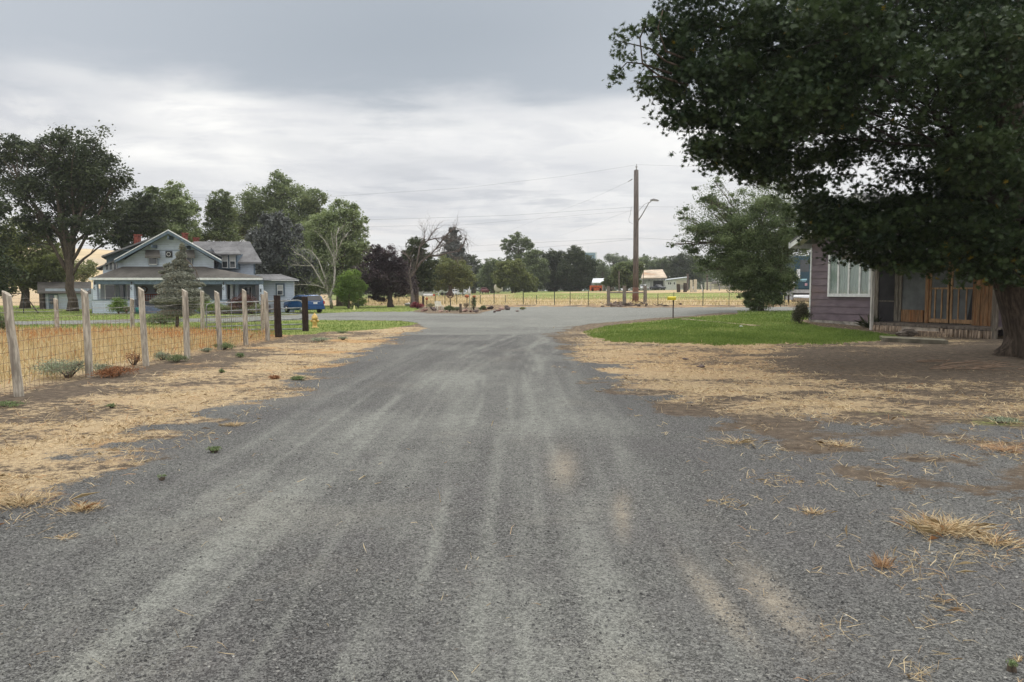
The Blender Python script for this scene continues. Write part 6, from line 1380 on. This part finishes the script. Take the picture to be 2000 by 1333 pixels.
    f = Pz(1257, 130); c = Pd(1257, 519.5, 130); root = thing('lamp_pole', 'slim pole with a small white box lamp above the barn roof line', 'pole', Pz(1255.5, 152)); MB().tube([Pz(1255.5, 152), Pd(1257, 523, 152)], .07, 6).build('shaft', POLE, root); c = Pd(1257, 519.8, 152); MB().box(c.x-.2, 151.8, c.z-.3, c.x+.2, 152.2, c.z+.3).build('lamp', WHT, root, bevel=.04)
    for i, (px, y0, r, lab, lean) in enumerate(((1325, 555, .28, 'short dark gate post left of the pen', 0), (1338, 553, .28, 'short dark gate post right end of the pen', 0), (1350, 547, .22, 'pale ragged post next to the grey pole', .2), (1358, 546, .26, 'cream coloured tall stump beside the ragged post', -.2), (1369.5, 556, .08, 'white leaning stake right of the cream stump', 2))):
        Yq = 118.; f = Pz(px+lean*1.5, Yq); root = thing('old_post', lab, 'post', f, 'old posts of the far animal pen'); post(root, f, Pd(px, y0, Yq), r, (BARKD, BARKD, CRM, CRM, WHT)[i], .05, seg=8, name='shaft')
    root = thing('pen_fence', 'low grey board fence of the far pen between the dark posts', 'fence', Pz(1331, 118)); m = MB(); [bxm(1326, y, 1338, y+1.6, 118, .3, .36, m) for y in (557, 559.6, 562.2)]; m.build('boards', GRW, root)
    root = thing('pen_fence', 'weathered rail fence below the low cream house', 'fence', Pz(1420, 125)); m = MB(); [bxm(1386, y, 1462, y+1.1, 125, .3, .36, m) for y in (554, 559)]; m.build('rail', GRW, root)
    for px in (1388, 1405, 1424, 1443, 1460): bxm(px, 551.5, px+1.5, 569, 125, .1, .29).build('post', GRW, root)
    root = thing('pen_fence', 'low board fence left of the white boat', 'fence', Pz(849, 140)); m = MB(); [bxm(842, y, 856, y+1.2, 140, 0, .06, m) for y in (569, 572, 575)]; m.build('boards', GRW, root)
    for px in (842, 849, 855.4): bxm(px, 567.5, px+1., 580, 140, .061, .2).build('post', GRW, root)
    for i, (px, y0, y1) in enumerate(((857, 558, 577), (888, 559, 577), (894, 558.5, 577))):
        f = Pz(px, 138); o = MB().tube([f, Pd(px, y0, 138)], .07, 6).build('white_stake', WHT, None); props(o, ('leftmost white stake in front of the boat', 'white stake right of the boat, first of the close pair', 'white stake nearest the pale light post')[i], 'stake', 'white stakes by the vehicles')
    f = Pz(916.5, 140); root = thing('water_pump', 'white blotchy yard pump standing right of the pale light post', 'pump', f); s = 140/FPX
    MB().lathe(f, [(3.2*s, 0), (2.6*s, 6*s), (3.3*s, 9*s), (1.6*s, 12*s), (.8*s, 15*s)], 12).build('body', WP, root, True); MB().tube([f+Vector((0, 0, 13*s)), f+Vector((-4*s, 0, 15*s))], .08, 5).build('handle', WP, root)
    f = Pz(973, 166); root = thing('covered_heap', 'yellowish covered heap behind the broad olive tree', 'heap', f); MB().rock((f.x, f.y, f.z+1.2), 1.1, 1., 1.3, .3, 3, 3).build('cover', CRM, root, True)
far()

# ------------------------------------------------------------------ weeds, tufts and sticks near the camera
def tuft(label, px, py, w, h, n, lm, flat=.0, bw=.0022, cat='dry grass tuft', name='dry_grass_tuft', group='dry grass tufts on the gravel'):
    b0 = Gp(px, py); s = b0.y/FPX; W_, H_ = w*s/2, h*s; v = []; tt = []
    for i in range(n):
        a = rng.random()*6.28; r = abs(rng.normal(0, .45)); p = np.array([math.cos(a)*r*W_, math.sin(a)*r*W_*.8, .004]); a2 = a+rng.normal(0, .9); e = rng.uniform(.05, 1.3)*(1-flat)+rng.uniform(0, .25)*flat
        L = H_*rng.uniform(.6, 1.2) if e > .5 else W_*rng.uniform(.25, .7); d = np.array([math.cos(a2)*math.cos(e), math.sin(a2)*math.cos(e), math.sin(e)]); sd = np.cross(d, [rng.normal(), rng.normal(), rng.normal()]); sd = sd/np.linalg.norm(sd)*bw*rng.uniform(.5, 1.1)
        mid = p+d*L*.5+np.array([0, 0, L*.12]); tip = p+d*L+rng.normal(0, .08, 3)*L; tip[2] = max(tip[2], .004); v += [p-sd, p+sd, mid+sd, tip, mid-sd]; tt.append(rng.random())
    o = np_mesh(name, np.array(v), 5, lm, None, tt); o.location = b0; WO[o.name] = Vector(b0); return props(o, label, cat, group)
M_brownt = leafmat('rust_brown_stems', (.16, .07, .035), (.36, .17, .08), (.5, .35, .2), .9, .2, .9)
M_tan = leafmat('tan_stems', (.34, .20, .11), (.66, .46, .28), None, .9, .2, .9)
M_sage = leafmat('sage_weed', (.17, .20, .13), (.38, .42, .29), (.36, .32, .18), .92, .25)
for a in (('wide pale straw clump on the gravel at far right', 1848, 1038, 190, 34, 620, M_straw, .55), ('straw tail trailing right of the wide pale clump', 1945, 1062, 120, 30, 200, M_straw, .7), ('small brown upright tuft on the gravel below the pale clump', 1725, 1108, 44, 30, 120, M_tan, .2), ('star shaped straw tuft left of the wide pale clump', 1588, 1003, 70, 18, 90, M_straw, .7),
          ('oblong straw clump at the left road edge', 162, 996, 76, 24, 300, M_straw, .5), ('straw clump touching the left road edge far above the oblong one', 456, 832, 46, 12, 200, M_straw, .6), ('thin straw wisps on the left gravel near the bottom edge', 130, 1052, 60, 16, 50, M_straw, .7), ('long straw clump at the left photo edge', 40, 985, 150, 26, 420, M_straw, .5),
          ('single bright straw knot in the middle of the right gravel', 1384, 980, 16, 10, 22, M_straw, .5), ('straw bunch near the lower right corner', 1985, 1292, 26, 18, 30, M_straw, .5), ('dry straw fan at the right edge of the dirt', 1960, 880, 110, 16, 200, M_tan, .8), ('light straw fan below the lawn tip', 1640, 872, 100, 14, 130, M_straw, .85),
          ('loose straw patch right of the road bend', 1440, 866, 120, 12, 110, M_straw, .9)): tuft(*a)
WG = 'weeds along the pen fence'
def weed(label, px, py, w, h, n, lm, leaf, group=WG): return bush('weed_plant', label, 'weed', px, py, w*.9, h*.62, lm, leaf, n, group)
weed('broad silvery green weed behind the second fence post', 132, 738, 130, 62, 3600, M_sage, .035); weed('silvery weed hidden behind the second post on the right', 205, 728, 50, 26, 900, M_sage, .035)
weed('rust brown dried weed right of the second fence post', 228, 735, 92, 34, 2600, M_brownt, .03); weed('brown stalky weed left of the third fence post', 262, 714, 40, 44, 500, M_brownt, .03)
weed('dark green spreading weed left of the fourth fence post', 345, 708, 50, 24, 1500, LM_mid, .03); weed('grey green tumble weed between third and fourth posts', 318, 704, 36, 28, 1100, M_sage, .032); weed('green weed round the foot of the fifth fence post', 436, 683, 46, 22, 1500, M_weed, .035)
weed('low green weed between fourth and fifth posts', 404, 688, 30, 14, 600, M_sage, .035); weed('small bright green weed in the dirt strip', 469, 699, 22, 16, 450, M_weed, .03); weed('tiny green weed below the fourth fence post', 433, 730, 14, 15, 260, M_weed, .025)
weed('green weed at the edge of the gravel halfway up', 583, 744, 32, 15, 500, M_weed, .028); weed('green sprig by the left photo edge', 18, 795, 60, 18, 700, M_weed, .025); weed('small clump of green grass left of the oblong straw', 217, 798, 22, 16, 260, M_weed, .02)
weed('lone yellow green weed on the bare left gravel', 418, 884, 34, 18, 420, M_weed, .018); weed('tiny faint weed on the gravel below the lone one', 316, 938, 20, 12, 120, M_weed, .014); weed('low green weed right of the yellow hydrant', 624, 667, 44, 13, 900, M_sage, .04)
weed('small green weed on the dirt below the grass tongue', 670, 664, 22, 10, 400, M_sage, .04); weed('long low weed just under the grass tongue', 668, 651, 24, 8, 400, M_weed, .04); weed('reddish weed beside the gravel edge', 536, 742, 26, 14, 380, M_brownt, .03); weed('pale green weed at the lower right corner', 1976, 1312, 20, 34, 200, M_weed, .012, None)
weed('green grassy weed clump in the dirt at the right edge', 1960, 826, 60, 16, 700, M_sage, .025, None)
def sticks():
    b = Gp(1870, 712); root = thing('stick_pile', 'scattered pile of thin bare twigs on the dirt near the maple', 'sticks', b); m = MB()
    for i in range(46):
        q = Gp(random.gauss(1880, 48), random.uniform(700, 724)); a = random.gauss(-.35, .5); L = random.uniform(.3, 1.1); e = q+Vector((math.cos(a)*L, math.sin(a)*L*.7, random.uniform(.0, .12))); q.z += .02; m.tube([q, q.lerp(e, .5)+Vector((0, random.uniform(-.05, .05), .02)), e], [.010, .008, .004], 4)
    m.build('twigs', mat('twig_brown', (.20, .14, .10), .9), root, fix=False)
    for i, (px, py) in enumerate(((1368, 718), (1340, 704))):
        q = Gp(px, py); o = MB().rock((q.x, q.y, q.z+.03), .10, .07, .035, .5, 2, 40+i).build('clod', ROCKD, None); props(o, ('dark clod lying in the dry grass below the lawn', 'smaller dark clod nearer the lawn edge')[i], 'clod')
    q = Gp(1448, 639); o = MB().rock((q.x, q.y, q.z+.02), .09, .06, .04, .3, 2, 9).build('stone', WHT, None); props(o, 'small white stone on the green lawn', 'stone')
    a = Gp(1335, 624.5); b2 = Gp(1480, 638); a.z += .01; b2.z += .01; m = MB(); d = (b2-a).normalized(); sd = Vector((-d.y, d.x, 0))*.16; n = 9
    for i in range(n): p = a.lerp(b2, i/n); q = a.lerp(b2, (i+.93)/n); m.slab([p-sd, q-sd, q+sd, p+sd], (0, 0, .03))
    o = m.build('edging_slabs', mat('edging_stone', (.36, .29, .21), .9, 0, .1, .25, 3), None); props(o, 'row of sunken tan edging slabs crossing the right lawn', 'edging')
sticks()

# ------------------------------------------------------------------ the day's haze
hz = MB().box(-3900, -60, -2.0, 3900, 1750, 70)
hm = bpy.data.materials.new('thin_haze'); hm.use_nodes = True; t_ = hm.node_tree; t_.nodes.clear()
pv = N(t_, 'ShaderNodeVolumePrincipled'); pv.inputs['Color'].default_value = (.92, .94, .97, 1); pv.inputs['Density'].default_value = .00028; pv.inputs['Anisotropy'].default_value = .2
ho = N(t_, 'ShaderNodeOutputMaterial'); t_.links.new(pv.outputs[0], ho.inputs['Volume'])
o = hz.build('haze', hm, None); o['kind'] = 'stuff'
